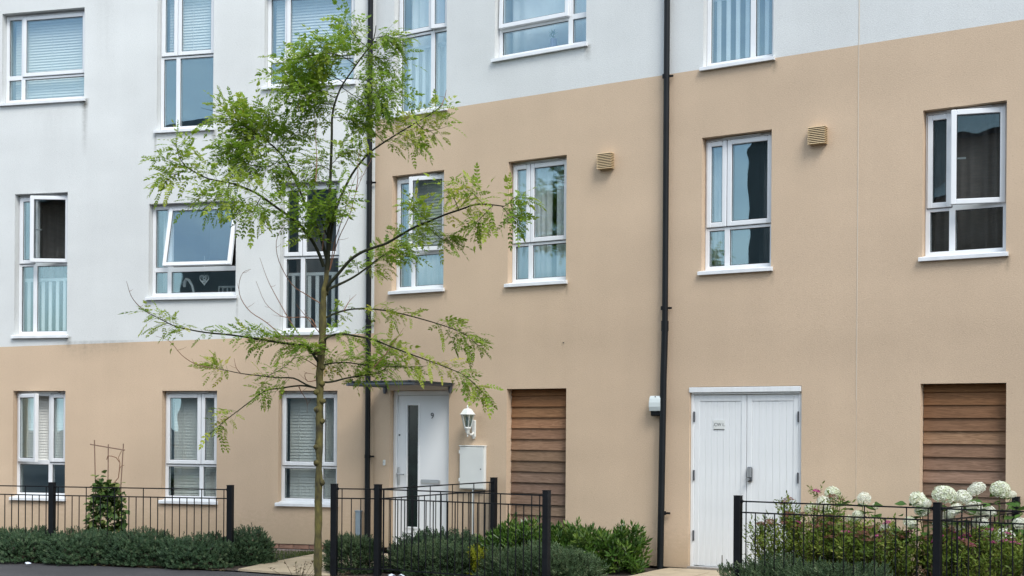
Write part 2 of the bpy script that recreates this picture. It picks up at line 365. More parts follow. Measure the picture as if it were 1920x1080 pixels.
def make_window(B, spec, bead=True, handle=False):
    s0, s1, z0, z1, mu, tr, sash, opn = spec
    zt = z1 - .022; y0 = .095; fw = .05
    fr = frame_mb(s0+.004, s1-.004, z0, zt, fw, y0, y0+.07)
    hb = .032
    fr.bbox(mu-hb, mu+hb, y0+.002, y0+.068, z0+.049, zt-.049); fr.bbox(s0+.05, mu-hb, y0+.003, y0+.067, tr-.033, tr+.033); fr.bbox(mu+hb, s1-.05, y0+.003, y0+.067, tr-.033, tr+.033)
    fr.box(s0+.001, s1-.001, y0+.02, y0+.06, zt-.002, z1-.001)   # head packer
    f = fr.build('window', M['upvc'], B)
    # glazing and opening lights
    cells = dict(L=(s0+.004+fw, mu-hb, tr+.033, zt-fw), R=(mu+hb, s1-.004-fw, tr+.033, zt-fw))
    for k, (a, b, c, d) in cells.items():
        if k not in sash:
            pane_mb(a, b, c, d, y0+.028).build('pane', [M['glass'], M['gasket']], f); continue
        o = .028; a2, b2, c2, d2 = a-o, b+o, c-o, d+o; sw = .056; ys = y0-.020
        kind, ang = opn.get(k, ('h', 0)); rot = (0, 0, 0)
        if kind == 't': hx, hz = 0, d2; rot = (-R(ang), 0, 0)
        else:
            hz = 0; hx = b2 if k == 'R' else a2; rot = (0, 0, R(ang) if k == 'R' else -R(ang))
        hy = ys + .01
        sm = frame_mb(a2-hx, b2-hx, c2-hz, d2-hz, sw, ys-hy, ys-hy+.055, .006)
        so_ = sm.build('sash', M['upvc'], f, (hx, hy, hz), rot)
        pane_mb(a2+sw-hx, b2-sw-hx, c2+sw-hz, d2-sw-hz, ys-hy+.018).build('pane', [M['glass'], M['gasket']], f, (hx, hy, hz), rot)
        # dark rebate line round the light
        if ang == 0:
            g = MB(); e = .006
            for q in ((a2-e,a2,c2,d2),(b2,b2+e,c2,d2),(a2-e,b2+e,c2-e,c2),(a2-e,b2+e,d2,d2+e)): g.box(q[0],q[1],y0-.0025,y0-.0005,q[2],q[3])
            g.build('rebate_seal', M['gasket'], f)
        elif handle:
            hm = MB(); hxx = (a2 if k == 'R' else b2) - hx; sg = 1 if k == 'R' else -1; zm = (c2+d2)/2 - hz
            hm.bbox(min(hxx+sg*.02, hxx+sg*.045), max(hxx+sg*.02, hxx+sg*.045), .046, .062, zm-.05, zm+.05)
            hm.bbox(min(hxx+sg*.025, hxx+sg*.15), max(hxx+sg*.025, hxx+sg*.15), .062, .08, zm-.01, zm+.01)
            hm.build('handle', M['steel'], f, (hx, hy, hz), rot)
    for a, b, c, d in ((s0+.004+fw, mu-hb, z0+fw, tr-.033), (mu+hb, s1-.004-fw, z0+fw, tr-.033)):
        pane_mb(a, b, c, d, y0+.02).build('pane', [M['glass'], M['gasket']], f)
    # sill: sloping pressed sheet with a front lip
    sm = MB(); x0, x1 = s0-.028, s1+.026; zl = z0-.055
    pr = [(-.045, zl), (-.045, zl+.036), (-.038, zl+.040), (.096, z0+.004), (.096, z0-.03), (-.01, zl+.012), (-.01, zl)]
    # the part in front of the wall overhangs sideways; the part in the reveal fits between the jambs
    def prism(xa, xb, pr):
        n = len(pr); sm.add([(xa, y, z) for y, z in pr] + [(xb, y, z) for y, z in pr], [tuple(range(n))[::-1], tuple(range(n, 2*n))] + [(i, (i+1) % n, n+(i+1) % n, n+i) for i in range(n)])
    prism(x0, x1, [(-.045, zl), (-.045, zl+.036), (-.038, zl+.040), (-.002, zl+.048), (-.002, zl)])
    prism(s0+.002, s1-.002, [(-.0015, zl+.030), (-.0015, zl+.0485), (.0945, z0+.012), (.0945, z0-.02)])
    s_ = sm.build('sill', M['sill'], f)
    # trickle vent in the head
    if z1-z0 < 1.7 and s1-s0 < 1.0:
        MB().bbox(s0+.22, s1-.17, y0-.016, y0-.001, zt-.004, zt+.014, .003).build('trickle_vent', M['upvc'], f)
    return f

def wall_things(side):
    return (JX, JY, 0), (-AA if side == 'A' else -AB)
def wpt(side, s, y, z):
    a = AA if side == 'A' else AB
    return (JX + s*math.cos(a) + y*math.sin(a), JY - s*math.sin(a) + y*math.cos(a), z)

def building(side, wins, extra, s_lo, s_hi, zb, stains, label):
    loc, rz = wall_things(side)
    B = empty('terraced_building', loc, rz, label, 'building')
    ops = [(q[0], q[1], q[2]-.018, q[3]) for q in wins.values()] + extra
    front_wall(ops, s_lo, s_hi, zb, 0.0).build('wall', [render_mat('beige_render_'+side, BEIGE_R, stains), render_mat('white_render_'+side, WHITE_R, stains)], B)
    # enclosing shell: rooms behind the windows, floors, roof
    sh = MB(); dp = 7.0; k = math.tan(AB-AA)/2
    e0, e1 = (s_lo, s_hi)
    back0 = e0; back1 = e1
    if side == 'A': back1 = e1 + dp*math.tan((AB-AA)/2)
    else: back0 = e0 - dp*math.tan((AB-AA)/2)
    def poly(z): return [(e0,.19,z),(e1,.19,z),(back1,dp,z),(back0,dp,z)]
    sh.add(poly(-.1) + poly(HTOP), [(0,4,7,3),(3,7,6,2),(2,6,5,1)])
    sh.build('outer_shell', M['room'], B)
    rm = MB(); rm.quad((e0,2.4,-.1),(e1,2.4,-.1),(e1,2.4,HTOP),(e0,2.4,HTOP))
    for z in (0.02, 2.62, 5.5, 8.4): rm.box(e0+.01, e1-.01, .2, 2.39, z-.12, z)
    for q in sorted(wins.values(), key=lambda q: q[0]):
        if q[2] < 3.6 and q[2] > 2.5: rm.box(q[0]-.35, q[0]-.28, .2, 2.38, 0.03, 8.3)
    rm.build('room_lining', M['room'], B)
    rf = MB(); rf.add([(e0-.0,-.06,HTOP),(e1,-.06,HTOP),(back1,dp,HTOP),(back0,dp,HTOP),(e0,-.06,HTOP+.14),(e1,-.06,HTOP+.14),(back1,dp,HTOP+.14),(back0,dp,HTOP+.14)], [(0,3,2,1),(4,5,6,7),(0,1,5,4),(1,2,6,5),(2,3,7,6),(3,0,4,7)])
    rf.build('roof', M['roof'], B)
    for k_, q in wins.items(): make_window(B, q, handle=k_ in ('A3', 'D1'))
    return B

zbA = lambda s: 2.752 + (s + 5.815) * .0234
zbB = lambda s: 5.781
stA = [(-4.44, 6.30, .85, .06, .7), (-4.45, 6.32, .16, .09, 1.4), (-4.45, 2.84, .35, .5, .33), (-3.9, 2.84, .22, .5, .33), (-3.31, 5.76, .5, .03, .5), (-2.40, 5.78, .35, .05, .7),
       (-2.03, 3.42, .6, .025, .45), (-3.43, 3.42, .5, .02, .35), (-4.69, 2.9, .22, .07, .8), (-5.0, 6.2, .8, .5, .12), (-4.1, 7.9, 2.2, .25, .12)]
stB = [(1.19, 5.75, .2, .05, .6), (3.30, 6.30, .22, .06, .9), (5.71, 5.75, .16, .05, .9), (1.19, 3.42, .18, .04, .6), (3.03, 3.42, .2, .04, .6), (5.70, 3.42, .2, .04, .7), (8.24, 3.42, .2, .04, .8)]
BA = building('A', WA, [], -9.5, 0.0, zbA, stA, 'left terrace front, white render above beige, reaching the downpipe behind the young tree')
BB = building('B', WB, [DOOR, PAN1, PAN2, GAR], 0.0, 13.0, zbB, stB, 'right terrace front with door number 9, white utility doors and cedar panels')

# movement joint bead
mj = MB(); mj.box(6.677, 6.685, -.0035, -.0005, 1.94, HTOP); mj.box(6.682, 6.686, -.003, -.0005, .0, 1.94); mj.build('movement_joint', M['bead'], BB)
# brick plinth of the left front
pl = MB().box(-9.4, -.01, .025, .15, -.3, -.003).build('plinth', M['mortar'], BA)
brk = [MB().bbox(0, .215, 0, .1, 0, .064, .004).mesh('brick', M[k]) for k in ('brick', 'brick2')]
for c in range(2):
    for i in range(16):
        inst('brick', brk[c], pl, (-3.61 + i*.2245 + (.11 if c else 0) - .01, .014 + random.uniform(-.003, .003), -.069 - c*.074))

# timber panels: lapped cedar boards
def timber_panel(B, o, tones):
    s0, s1, z0, z1 = o
    P = MB().box(s0+.001, s1-.001, .135, .18, z0, z1-.002).build('timber_panel', M['dark_metal'], B)
    bm = MB(); h = .150; wd = s1-s0-.012
    bm.add([(0,0,0),(wd,0,0),(wd,.023,h),(0,.023,h),(0,.034,0),(wd,.034,0),(wd,.034,h),(0,.034,h)], [(0,3,2,1)[::-1],(4,5,6,7)[::-1],(0,1,5,4)[::-1],(1,2,6,5)[::-1],(2,3,7,6)[::-1],(3,0,4,7)[::-1]])
    me = bm.mesh('board', M['wood']); z = z1 - .085; i = 0
    while z > z0 - .08:
        b = inst('board', me, P, (s0+.006, .094 + random.uniform(-.002, .004), z), (random.uniform(-.012, .012), random.uniform(-.002, .002), 0))
        if i == 0: b.scale = (1, 1, .54)
        t = tones(i); j = random.uniform(.78, 1.2); b.color = (t[0]*j, t[1]*j*random.uniform(.96, 1.04), t[2]*j, 1); z -= .1365; i += 1
def tone(i):
    fresh, mid, grey = Vector((.265, .124, .05)), Vector((.265, .152, .085)), Vector((.245, .165, .118))
    return fresh.lerp(mid, min(1, i/3.5)) if i < 4 else mid.lerp(grey, min(1, (i-3)/5))
timber_panel(BB, PAN1, tone); timber_panel(BB, PAN2, tone)

# front door 9
def text_mesh(body, size, mat_, name, depth=.002):
    cu = bpy.data.curves.new(name, 'FONT'); cu.body = body; cu.size = size; cu.extrude = depth; cu.align_x = 'CENTER'; cu.align_y = 'CENTER'
    o = bpy.data.objects.new(name, cu); COL.objects.link(o); bpy.context.view_layer.update()
    me = bpy.data.meshes.new_from_object(o.evaluated_get(bpy.context.evaluated_depsgraph_get())); bpy.data.objects.remove(o); bpy.data.curves.remove(cu)
    me.materials.clear(); me.materials.append(mat_); return me
s0, s1, z0, z1 = DOOR
df = MB(); df.bbox(s0+.003, s0+.062, .075, .15, 0, z1-.004); df.bbox(s1-.062, s1-.003, .075, .15, 0, z1-.004); df.bbox(s0+.061, s1-.061, .076, .149, z1-.064, z1-.004); df.bbox(s0+.061, s1-.061, .06, .149, .0, .03)
DF = df.build('front_door_frame', M['door'], BB)
dl = MB(); a, b = s0+.066, s1-.066; gx0, gx1, gz0, gz1 = .506, .690, .285, 1.912
yd0, yd1 = .098, .14
dl.box(a, gx0, yd0, yd1, .034, z1-.068); dl.box(gx1, b, yd0, yd1, .034, z1-.068); dl.box(gx0, gx1, yd0, yd1, .034, gz0); dl.box(gx0, gx1, yd0, yd1, gz1, z1-.068)
D9 = dl.build('front_door', M['door'], BB)
frame_mb(gx0-.022, gx1+.022, gz0-.022, gz1+.022, .024, yd0-.012, yd0-.0005, .004).build('glazing_bead', M['door'], D9)
MB().box(gx0+.002, gx1-.002, .112, .128, gz0+.002, gz1-.002).build('pane', M['dark_glass'], D9)
lp = MB(); lp.bbox(.742, 1.055, yd0-.014, yd0-.001, .868, .925, .006); lp.bbox(.757, 1.04, yd0-.021, yd0-.014, .878, .913, .006); lp.build('letter_plate', M['steel'], D9)
inst('house_number', text_mesh('9', .112, M['dark_metal'], 'house_number'), D9, (.92, yd0-.004, 1.767), (R(90), 0, 0))
hd = MB(); hd.bbox(.348, .385, yd0-.012, yd0-.001, .84, 1.08, .005); hd.tube([(.366, yd0-.01, .99), (.366, yd0-.055, .99), (.38, yd0-.06, .99), (.49, yd0-.058, .985)], .010, 8); hd.tube([(.366, yd0-.018, .90), (.366, yd0-.001, .90)], .011, 10)
hd.build('handle', M['steel'], D9)
MB().tube([(.374, yd0-.006, 1.512), (.374, yd0+.0, 1.512)], .013, 12).build('spyhole', M['dark_metal'], D9)
MB().box(s0-.0, s1, -.03, .10, -.04, -.004).build('doorstep', M['mortar'], BB)

# utility double doors
s0, s1, z0, z1 = GAR
gf = MB(); gf.bbox(s0+.003, s0+.045, .03, .12, 0, z1-.01); gf.bbox(s1-.045, s1-.003, .03, .12, 0, z1-.01); gf.bbox(s0-.004, s1-.006, -.012, .119, z1-.066, z1-.006); gf.bbox(s0+.02, s1-.02, .012, .118, z1-.088, z1-.067); gf.box(s0+.045, s1-.045, .04, .118, .0, .028, 0)
gf.build('utility_door_frame', M['plank'], BB)
MB().box(s0-.0, s1, -.05, .039, -.045, .022).build('threshold', M['mortar'], BB)
def leaf(a, b, n):
    zl, zh = .036, z1-.092; st = .062; y0 = .048
    lf = MB(); lf.bbox(a, a+st, y0-.010, y0+.03, zl, zh, .003); lf.bbox(b-st, b, y0-.010, y0+.03, zl, zh, .003); lf.bbox(a+st, b-st, y0-.009, y0+.03, zh-.075, zh, .003)
    lf.box(a+st, b-st, y0+.012, y0+.028, zl, zh-.075)
    o = lf.build('door_leaf', M['plank'], BB); w_ = (b-a-2*st)/n
    me = MB().bbox(0, w_-.0016, 0, .014, 0, zh-.076-zl, .0022).mesh('plank', M['plank'])
    for i in range(n): inst('plank', me, o, (a+st+i*w_+.0015, y0-.003+random.uniform(-.0012, .0012), zl - random.uniform(0, .004)))
    return o
LL = leaf(s0+.047, 5.392, 7); LR_ = leaf(5.399, s1-.047, 6)
hg = MB(); hg.bbox(0, .018, 0, .012, 0, .12, .003); hg.tube([(.009, -.004, 0), (.009, -.004, .12)], .008, 8); hme = hg.mesh('hinge', M['dark_metal'])
for zz in (1.70, 1.02, .32): inst('hinge', hme, LL, (s0+.037, .026, zz)); inst('hinge', hme, LR_, (s1-.056, .026, zz))
kp = MB(); kp.bbox(0, .062, 0, .028, 0, .17, .010); K = kp.build('keypad_lock', M['dark_metal'], LR_, (5.412, .009, 1.022))
tb = MB(); tb.bbox(5.418, 5.468, .003, .0085, 1.06, 1.184, .004); tb.lathe([(.0, .0), (.02, .002), (.022, .012), (.016, .03), (0, .034)], 12); 
tb = MB(); tb.bbox(5.418, 5.468, .002, .0085, 1.075, 1.184, .004); tb.tube([(5.437, .008, 1.052), (5.437, -.03, 1.052)], [.016, .021], 12)
tb.build('keypad_plate', M['steel'], LR_)
sg = MB().bbox(4.985, 5.128, .039, .0435, 1.612, 1.722, .001); SG = sg.build('door_sign', M['meter'], LL)
inst('sign_lettering', text_mesh('.CW I..', .052, M['ink'], 'sign_lettering', .0006), LL, (5.057, .0383, 1.668), (R(90), 0, 0))
MB().box(4.992, 5.122, .0375, .0388, 1.614, 1.619).build('sign_line', M['ink'], LL)
rot_ = MB(); rot_.box(5.098, 5.106, .0425, .0445, .036, .17); rot_.build('rot_split', M['stem'], LL)

# canopy over door 9
cn = MB(); y_o = -.78; zc = 2.165
cn.tube([(.215, y_o, zc), (1.295, y_o, zc)], .021, 12); 
CN = cn.build('door_canopy', M['grey_metal'], BB)
for s_ in (.215, 1.295):
    MB().tube([(s_, y_o-.03, zc), (s_, -.001, zc)], .020, 12).build('side_tube', M['dark_metal'] if s_ > 1 else M['grey_metal'], CN)
    br = MB(); br.bbox(s_-.02, s_+.02, -.045, -.001, zc-.085, zc+.03, .004); br.tube([(s_, -.03, zc-.085), (s_, -.03, zc-.10)], .018, 10); br.build('bracket', M['dark_metal'], CN)
sh = MB(); n = 6
for i in range(n):
    y0, y1 = y_o-.04 + (.82)*i/n, y_o-.04 + (.82)*(i+1)/n; f = lambda y: zc + .034 + -.012*(y-y_o)/.82
    sh.add([(.16,y0,f(y0)),(1.35,y0,f(y0)),(1.35,y1,f(y1)),(.16,y1,f(y1)),(.16,y0,f(y0)+.006),(1.35,y0,f(y0)+.006),(1.35,y1,f(y1)+.006),(.16,y1,f(y1)+.006)], [(0,3,2,1),(4,5,6,7),(0,1,5,4),(1,2,6,5),(2,3,7,6),(3,0,4,7)])
sh.build('canopy_sheet', glass_mat('smoked_sheet', (.42, .45, .48), .05, .6), CN)
for s_ in (.3, .755, 1.21): MB().bbox(s_-.012, s_+.012, y_o-.03, y_o+.02, zc+.02, zc+.046, .003).build('clip', M['dark_metal'], CN)

# ------------------------------------------------------------------ fittings on the walls
def wall_thing(name, side, s, z, label, cat, y=0.0, group=None):
    return empty(name, wpt(side, s, y, z), wall_things(side)[1], label, cat, group)
def brackets(E, zs, rad, right=True):
    for z in zs:
        m = MB(); m.tube([(0, 0, z-.022), (0, 0, z+.022)], rad+.005, 14); m.bbox(.03, .088, .008, .028, z-.012, z+.012, .003); m.tube([(.078, .02, z), (.078, .002, z)], .008, 8)
        m.bbox(-.012, .012, .03, .06, z-.015, z+.015, .003); m.build('pipe_bracket', M['black'], E)
d1 = wall_thing('downpipe', 'A', -.058, -.08, 'straight black downpipe in the wall corner behind the young tree', 'downpipe', -.062)
MB().tube([(0,0,-.02),(0,0,3.06),(0,0,6.2),(0,0,9.55)], .036, 16).build('pipe', M['pipe'], d1)
brackets(d1, (1.3, 3.13, 5.0, 6.9, 8.7), .036)
for z in (3.02, 6.1): MB().tube([(0,0,z-.06),(0,0,z+.05)], .041, 16).build('socket', M['pipe'], d1)
d2 = wall_thing('downpipe', 'B', 4.392, 0, 'black downpipe leaning out near the ground beside the white utility doors', 'downpipe', -.06)
MB().tube([(.012,0,2.80),(.012,0,5),(.012,0,9.55)], .035, 16).build('pipe', M['pipe'], d2)
MB().tube([(.012,0,2.86),(.012,0,2.76),(.004,-.012,2.2),(-.0,-.035,.9),(-.004,-.05,-.02)], .039, 16).build('lower_pipe', M['pipe'], d2)
MB().tube([(.012,0,2.76),(.012,0,2.88)], .044, 16).build('socket', M['pipe'], d2)
brackets(d2, (.63, 3.03, 5.745, 7.6, 9.2), .035)

def louvre_vent(s, z, label):
    E = wall_thing('wall_vent', 'B', s, z, label, 'vent', 0, 'sand coloured louvred wall vents')
    MB().bbox(.015, .185, -.075, -.001, .012, .182, .004).build('core', M['gasket'], E)
    me = MB().add([(0,-.09,0),(.2,-.09,0),(.2,0,0),(0,0,0),(.004,-.084,.0095),(.196,-.084,.0095),(.196,0,.0095),(.004,0,.0095)], [(0,3,2,1),(4,5,6,7),(0,1,5,4),(1,2,6,5),(2,3,7,6),(3,0,4,7)]).mesh('louvre', M['vent'])
    for i in range(10): inst('louvre', me, E, (0, -.0008, i*.0196))
louvre_vent(3.484, 4.745, 'sand louvred vent box between the first-floor window and the leaning downpipe')
louvre_vent(6.138, 4.750, 'sand louvred vent box beside the thin vertical wall joint')

# wall lantern
E = wall_thing('wall_lantern', 'B', 1.665, 1.49, 'white wall lantern with tapered glass, above the meter box', 'lantern')
lb = MB(); lb.bbox(-.032, .032, -.028, -.001, .0, .225, .012); lb.lathe([(0,-.02),(.02,-.014),(.022,0)], 10, (0,-.016,0)); lb.build('backplate', M['lantern'], E)
ay = -.155
MB().tube([(0,-.02,.06),(0,-.07,.035),(0,-.11,.04),(0,ay,.075)], [.018,.014,.014,.02], 10).build('arm', M['lantern'], E)
cg = MB(); cg.lathe([(0,.0),(.012,.004),(.014,.02),(.03,.05),(.03,.07),(.044,.085),(.046,.105),(.0,.106)], 12, (0,ay,.03)); cg.lathe([(0,-.03),(.010,-.024),(.010,-.012),(0,-.004)], 10, (0,ay,.036)); cg.build('cup', M['lantern'], E)
lg = MB(); r0, r1, h0, h1 = .046, .088, .137, .292
for j in range(6):
    a0 = 2*math.pi*j/6+.3
    lg.tube([(r0*math.cos(a0), ay+r0*math.sin(a0), h0), (r1*math.cos(a0), ay+r1*math.sin(a0), h1)], .0055, 6)
lg.build('glazing_bar', M['lantern'], E)
gm = MB(); gm.lathe([(r0-.004,h0),(r1-.005,h1)], 6, (0,ay,0), smooth=False); gm.lathe([(r0-.007,h0),(r1-.008,h1)], 6, (0,ay,0), smooth=False); gmo = gm.build('lantern_glass', M['clear'], E); gmo.rotation_euler = (0,0,0)
MB().lathe([(0,0),(.014,.004),(.016,.05),(.022,.08),(.018,.105),(0,.115)], 12, (0,ay,.15)).build('bulb', M['flood'], E)
MB().lathe([(.108,.0),(.112,.006),(.098,.016),(.066,.062),(.046,.078),(.014,.084),(.012,.094),(.018,.104),(.012,.116),(.006,.124),(0,.126)], 6, (0,ay,.290), smooth=False).build('cap', M['lantern'], E)

# meter box
E = wall_thing('meter_box', 'B', 1.468, .822, 'white plastic meter box on the wall below the lantern', 'meter box')
MB().bbox(0, .39, -.055, -.001, 0, .56, .008).build('case', M['meter'], E)
md = MB(); md.bbox(.012, .378, -.064, -.0555, .014, .546, .005); md.bbox(-.004, .394, -.068, -.001, .553, .567, .004); DR = md.build('box_door', M['meter'], E)
MB().tube([(.34,-.067,.265),(.34,-.063,.265)], .009, 10).build('lock', M['dark_metal'], E)
for z in (.46, .1): MB().bbox(-.004, .012, -.066, -.056, z, z+.045, .002).build('hinge', M['meter'], E)
MB().tube([(.205,-.03,.003),(.205,-.03,-.84)], .016, 10).build('conduit', M['meter'], E)

# bulkhead light
E = wall_thing('bulkhead_light', 'B', 4.232, 1.765, 'pale curved bulkhead light with black base against the leaning downpipe', 'wall light')
MB().bbox(.006, .165, -.095, -.001, 0, .235, .012).build('base', M['black'], E)
cv = MB(); prof = [(-.085,.06),(-.112,.062),(-.125,.11),(-.123,.16),(-.112,.205),(-.095,.234),(-.06,.24)]
n = len(prof); cv.add([(.002,y,z) for y,z in prof]+[(.145,y,z) for y,z in prof], [(i,i+1,n+i+1,n+i)[::-1] for i in range(n-1)] + [tuple(range(n)), tuple(range(n,2*n))[::-1]]); cv.build('cover', M['flood'], E)
MB().tube([(.075,-.10,.226),(.075,-.108,.23)], .006, 8).build('screw', M['dark_metal'], E)
# bell push
E = wall_thing('bell_push', 'B', .178, 1.10, 'small white bell push left of door number 9', 'bell push')
MB().bbox(0, .04, -.018, -.001, 0, .075, .005).build('plate', M['meter'], E); MB().tube([(.02,-.017,.045),(.02,-.022,.045)], .010, 10).build('button', M['steel'], E)
# blue-grey cable cover
E = wall_thing('cable_cover', 'A', -.235, -.09, 'slim blue-grey cable cover at the foot of the straight downpipe', 'cable cover')
MB().bbox(0, .082, -.05, -.001, .10, .565, .008).build('cover', M['bluegrey'], E); MB().bbox(.004, .078, -.043, -.002, 0, .34, .005).build('skirt', mat('pale_blue_cover', (.36,.43,.48), .5), E); MB().bbox(-.006, .088, -.056, -.001, .555, .575, .004).build('cap', M['bluegrey'], E)
# moth-sized hole mark
E = wall_thing('wall_moth', 'B', 2.99, 2.674, 'tiny dark moth resting on the bare beige wall', 'moth'); MB().add([(-.012,-.004,.006),(0,-.012,-.006),(.016,-.004,-.008),(.003,-.003,.004)], [(0,1,2,3)]).build('wings', M['ink'], E)

# ------------------------------------------------------------------ behind the glass
def venetian(side, s0, s1, z0, z1, label, pitch=.04, ang=66, y=.235, cords=(.5,)):
    E = wall_thing('venetian_blind', side, s0, z0, label, 'blind', 0, 'venetian blinds')
    m = MB(); n = int((z1-z0)/pitch); w_ = s1-s0
    c, s_ = math.cos(R(ang))*.024, math.sin(R(ang))*.024
    for i in range(n):
        z = i*pitch + .02
        m.add([(0,y-c,z-s_),(w_,y-c,z-s_),(w_,y,z+.003),(0,y,z+.003),(0,y+c,z+s_),(w_,y+c,z+s_)], [(0,1,2,3),(3,2,5,4)])
    tag(m.build('slats', M['blind'], E), kind='stuff')
    k = MB(); k.bbox(0, w_, y-.025, y+.025, z1-z0-.01, z1-z0+.03, .004); k.bbox(0, w_, y-.02, y+.02, -.012, .004, .003); k.build('head_rail', M['blind'], E)
    for f in cords: MB().tube([(w_*f, y-.03, 0), (w_*f, y-.03, z1-z0)], .003, 5).build('cord', M['blind'], E)
def curtain(side, s0, s1, z0, z1, label, m='curtain', y=.3, folds=9, amp=.022, skew=0.0, name='curtain'):
    E = wall_thing(name, side, s0, z0, label, 'curtain', 0)
    b = MB(); n = folds*8; w_ = s1-s0; vs = []
    ph = random.uniform(0, 6)
    for k, z in enumerate((0, (z1-z0)*.5, z1-z0)):
        for i in range(n+1):
            t = i/n; vs.append((w_*t*(1 + skew*(1-k/2)), y + amp*math.sin(t*folds*2*math.pi+ph+2.2*math.sin(4.3*t+ph*2)+1.1*math.sin(11*t+ph)+k*.25)*(.75+.6*math.sin(5*t+ph*3)), z))
    b.add(vs, [(k*(n+1)+i, k*(n+1)+i+1, (k+1)*(n+1)+i+1, (k+1)*(n+1)+i) for k in range(2) for i in range(n)], 0, True)
    o = b.build('cloth', M[m], E); sd_ = o.modifiers.new('thick', 'SOLIDIFY'); sd_.thickness = .004
def guard(B, s0, s1, z0, ztop, y=.22, pitch=.119, w_=.05, ph=.03):
    g = MB().bbox(s0, s1, y, y+.03, ztop-.045, ztop, .004).build('guard_rail', M['guard'], B)
    me = MB().bbox(0, w_, y+.004, y+.024, z0, ztop-.046, .003).mesh('baluster', M['guard']); x = s0+ph
    while x < s1-w_: inst('baluster', me, g, (x, 0, 0)); x += pitch
guard(BA, -5.56, -4.72, 2.95, 3.77, ph=.04); guard(BA, -1.37, -.52, 2.95, 3.76, ph=.06); guard(BB, .33, 1.17, 5.83, 6.74, ph=.05); guard(BB, 4.86, 5.69, 5.83, 6.66, ph=.05)
venetian('A', -5.74, -4.50, 6.36, 7.58, 'white venetian blind in the top-left window')
venetian('A', -3.22, -2.45, 6.86, 7.82, 'white venetian blind drawn half down in the tall top-floor window')
venetian('A', -1.57, -.36, 6.36, 7.58, 'white venetian blind in the top window behind the tree crown')
venetian('A', -5.52, -4.76, 1.10, 2.06, 'white venetian blind raised to the transom in the open ground-floor window', ang=74)
venetian('A', -3.11, -2.37, .62, 2.06, 'white venetian blind in the middle ground-floor window', ang=73, cords=(.2,.8), pitch=.043)
venetian('A', -1.32, -.57, .62, 2.06, 'white venetian blind in the ground-floor window behind the tree trunk', ang=73, cords=(.2,.8), pitch=.043)
venetian('B', .36, 1.1, 3.98, 4.94, 'pale blind in the open window right of the straight downpipe', ang=66)
curtain('B', .36, 1.12, 3.46, 4.0, 'pale net curtain low in the open window right of the straight downpipe', folds=7, y=.29)
curtain('B', .36, 1.15, 5.82, 7.8, 'pale curtain in the tall top window right of the straight downpipe', folds=6, y=.33)
curtain('B', 1.98, 3.25, 6.34, 7.6, 'pale net curtain in the wide top window', folds=8, y=.36, amp=.015)
curtain('B', 2.05, 2.64, 3.46, 4.95, 'left pale curtain of the first-floor window left of a vent', folds=6, y=.27)
curtain('B', 2.72, 3.02, 3.46, 4.95, 'right pale curtain of the first-floor window left of a vent', folds=3, y=.27)
curtain('B', 4.74, 4.97, 3.46, 4.95, 'narrow pale curtain in the window right of the leaning downpipe', folds=4, y=.27)
curtain('B', 5.42, 5.75, 3.46, 4.95, 'dark pulled-back curtain in the window right of the leaning downpipe', 'dark_curtain', folds=3, y=.42)
curtain('B', 7.42, 8.22, 3.46, 4.95, 'dark curtain in the far right open window', 'dark_curtain', folds=8, y=.30)
curtain('A', -1.36, -.52, 2.96, 4.9, 'dark curtain behind the guard rail and tree trunk', 'dark_curtain', folds=7, y=.5)
curtain('A', -5.55, -4.74, 2.96, 4.9, 'dark curtain behind the guard rail of the tall open window', 'dark_curtain', folds=7, y=.6)
curtain('A', -3.34, -3.2, 3.47, 4.7, 'pale curtain edge in the tilted window', folds=2, y=.3)
# heart ornament
E = wall_thing('heart_ornament', 'A', -2.63, 3.605, 'white fretwork heart hanging in the tilted window', 'ornament', .185)
def heart(sc): return [(sc*16*math.sin(t)**3/17, 0, sc*(13*math.cos(t)-5*math.cos(2*t)-2*math.cos(3*t)-math.cos(4*t))/17) for t in [2*math.pi*i/28 for i in range(29)]]
hm = MB(); hm.tube([(x, 0, .09+z*1.15) for x, y, z in heart(.072)], .0085, 6)
for q in (-1, 1): hm.tube([(0,0,.075),(q*.02,0,.095),(q*.042,0,.115),(q*.036,0,.135),(q*.018,0,.125),(q*.012,0,.10)], .0065, 6); hm.tube([(q*.004,0,.02),(q*.026,0,.05),(q*.03,0,.075),(q*.014,0,.07),(0,0,.045)], .0065, 6)
hm.build('fretwork', M['guard'], E); MB().tube([(0,0,.155),(0,0,.42)], .0018, 5).build('thread', M['guard'], E)
E = wall_thing('wire_basket', 'A', -2.46, 3.46, 'white wire basket on the sill inside the tilted window', 'basket', .30)
for a, b, c in (((0,0),(0,.16),0),): pass
bk = MB()
for x in (0, .13, .26):
    for y in (0, .12): bk.tube([(x,y,0),(x,y,.14)], .008, 6)
for z in (.005, .14): bk.tube([(0,0,z),(.26,0,z),(.26,.12,z),(0,.12,z),(0,0,z)], .008, 6)
bk.build('frame', M['guard'], E)
E = wall_thing('arched_ornament', 'A', -2.98, 3.50, 'pale arched ornament on the sill inside the tilted window', 'ornament', .26)
MB().tube([(.0,0,.10),(.0,0,.17),(.03,0,.21),(.07,0,.20),(.12,0,.12),(.15,0,.0)], [.02,.028,.024,.02,.018,.016], 8).build('arch', M['guard'], E)
E = wall_thing('flower_vase', 'B', 2.66, 6.36, 'violet vase with a sprig behind the wide top window', 'vase', .26)
MB().lathe([(0,0),(.045,0),(.047,.02),(.043,.16),(.046,.17),(.0,.165)], 12).build('vase', M['vase'], E)
scatter('sprig', [([(0,0,0),(.4,.12,0),(1,0,0),(.4,-.12,0)], [(0,1,2,3)])], RNG.normal(0,.02,(30,3))+[0,0,.22], RNG.normal(0,1,(30,3))+[.3,0,1], RNG.uniform(.04,.09,30), RNG.uniform(.2,.8,30), M['hydleaf'], E)
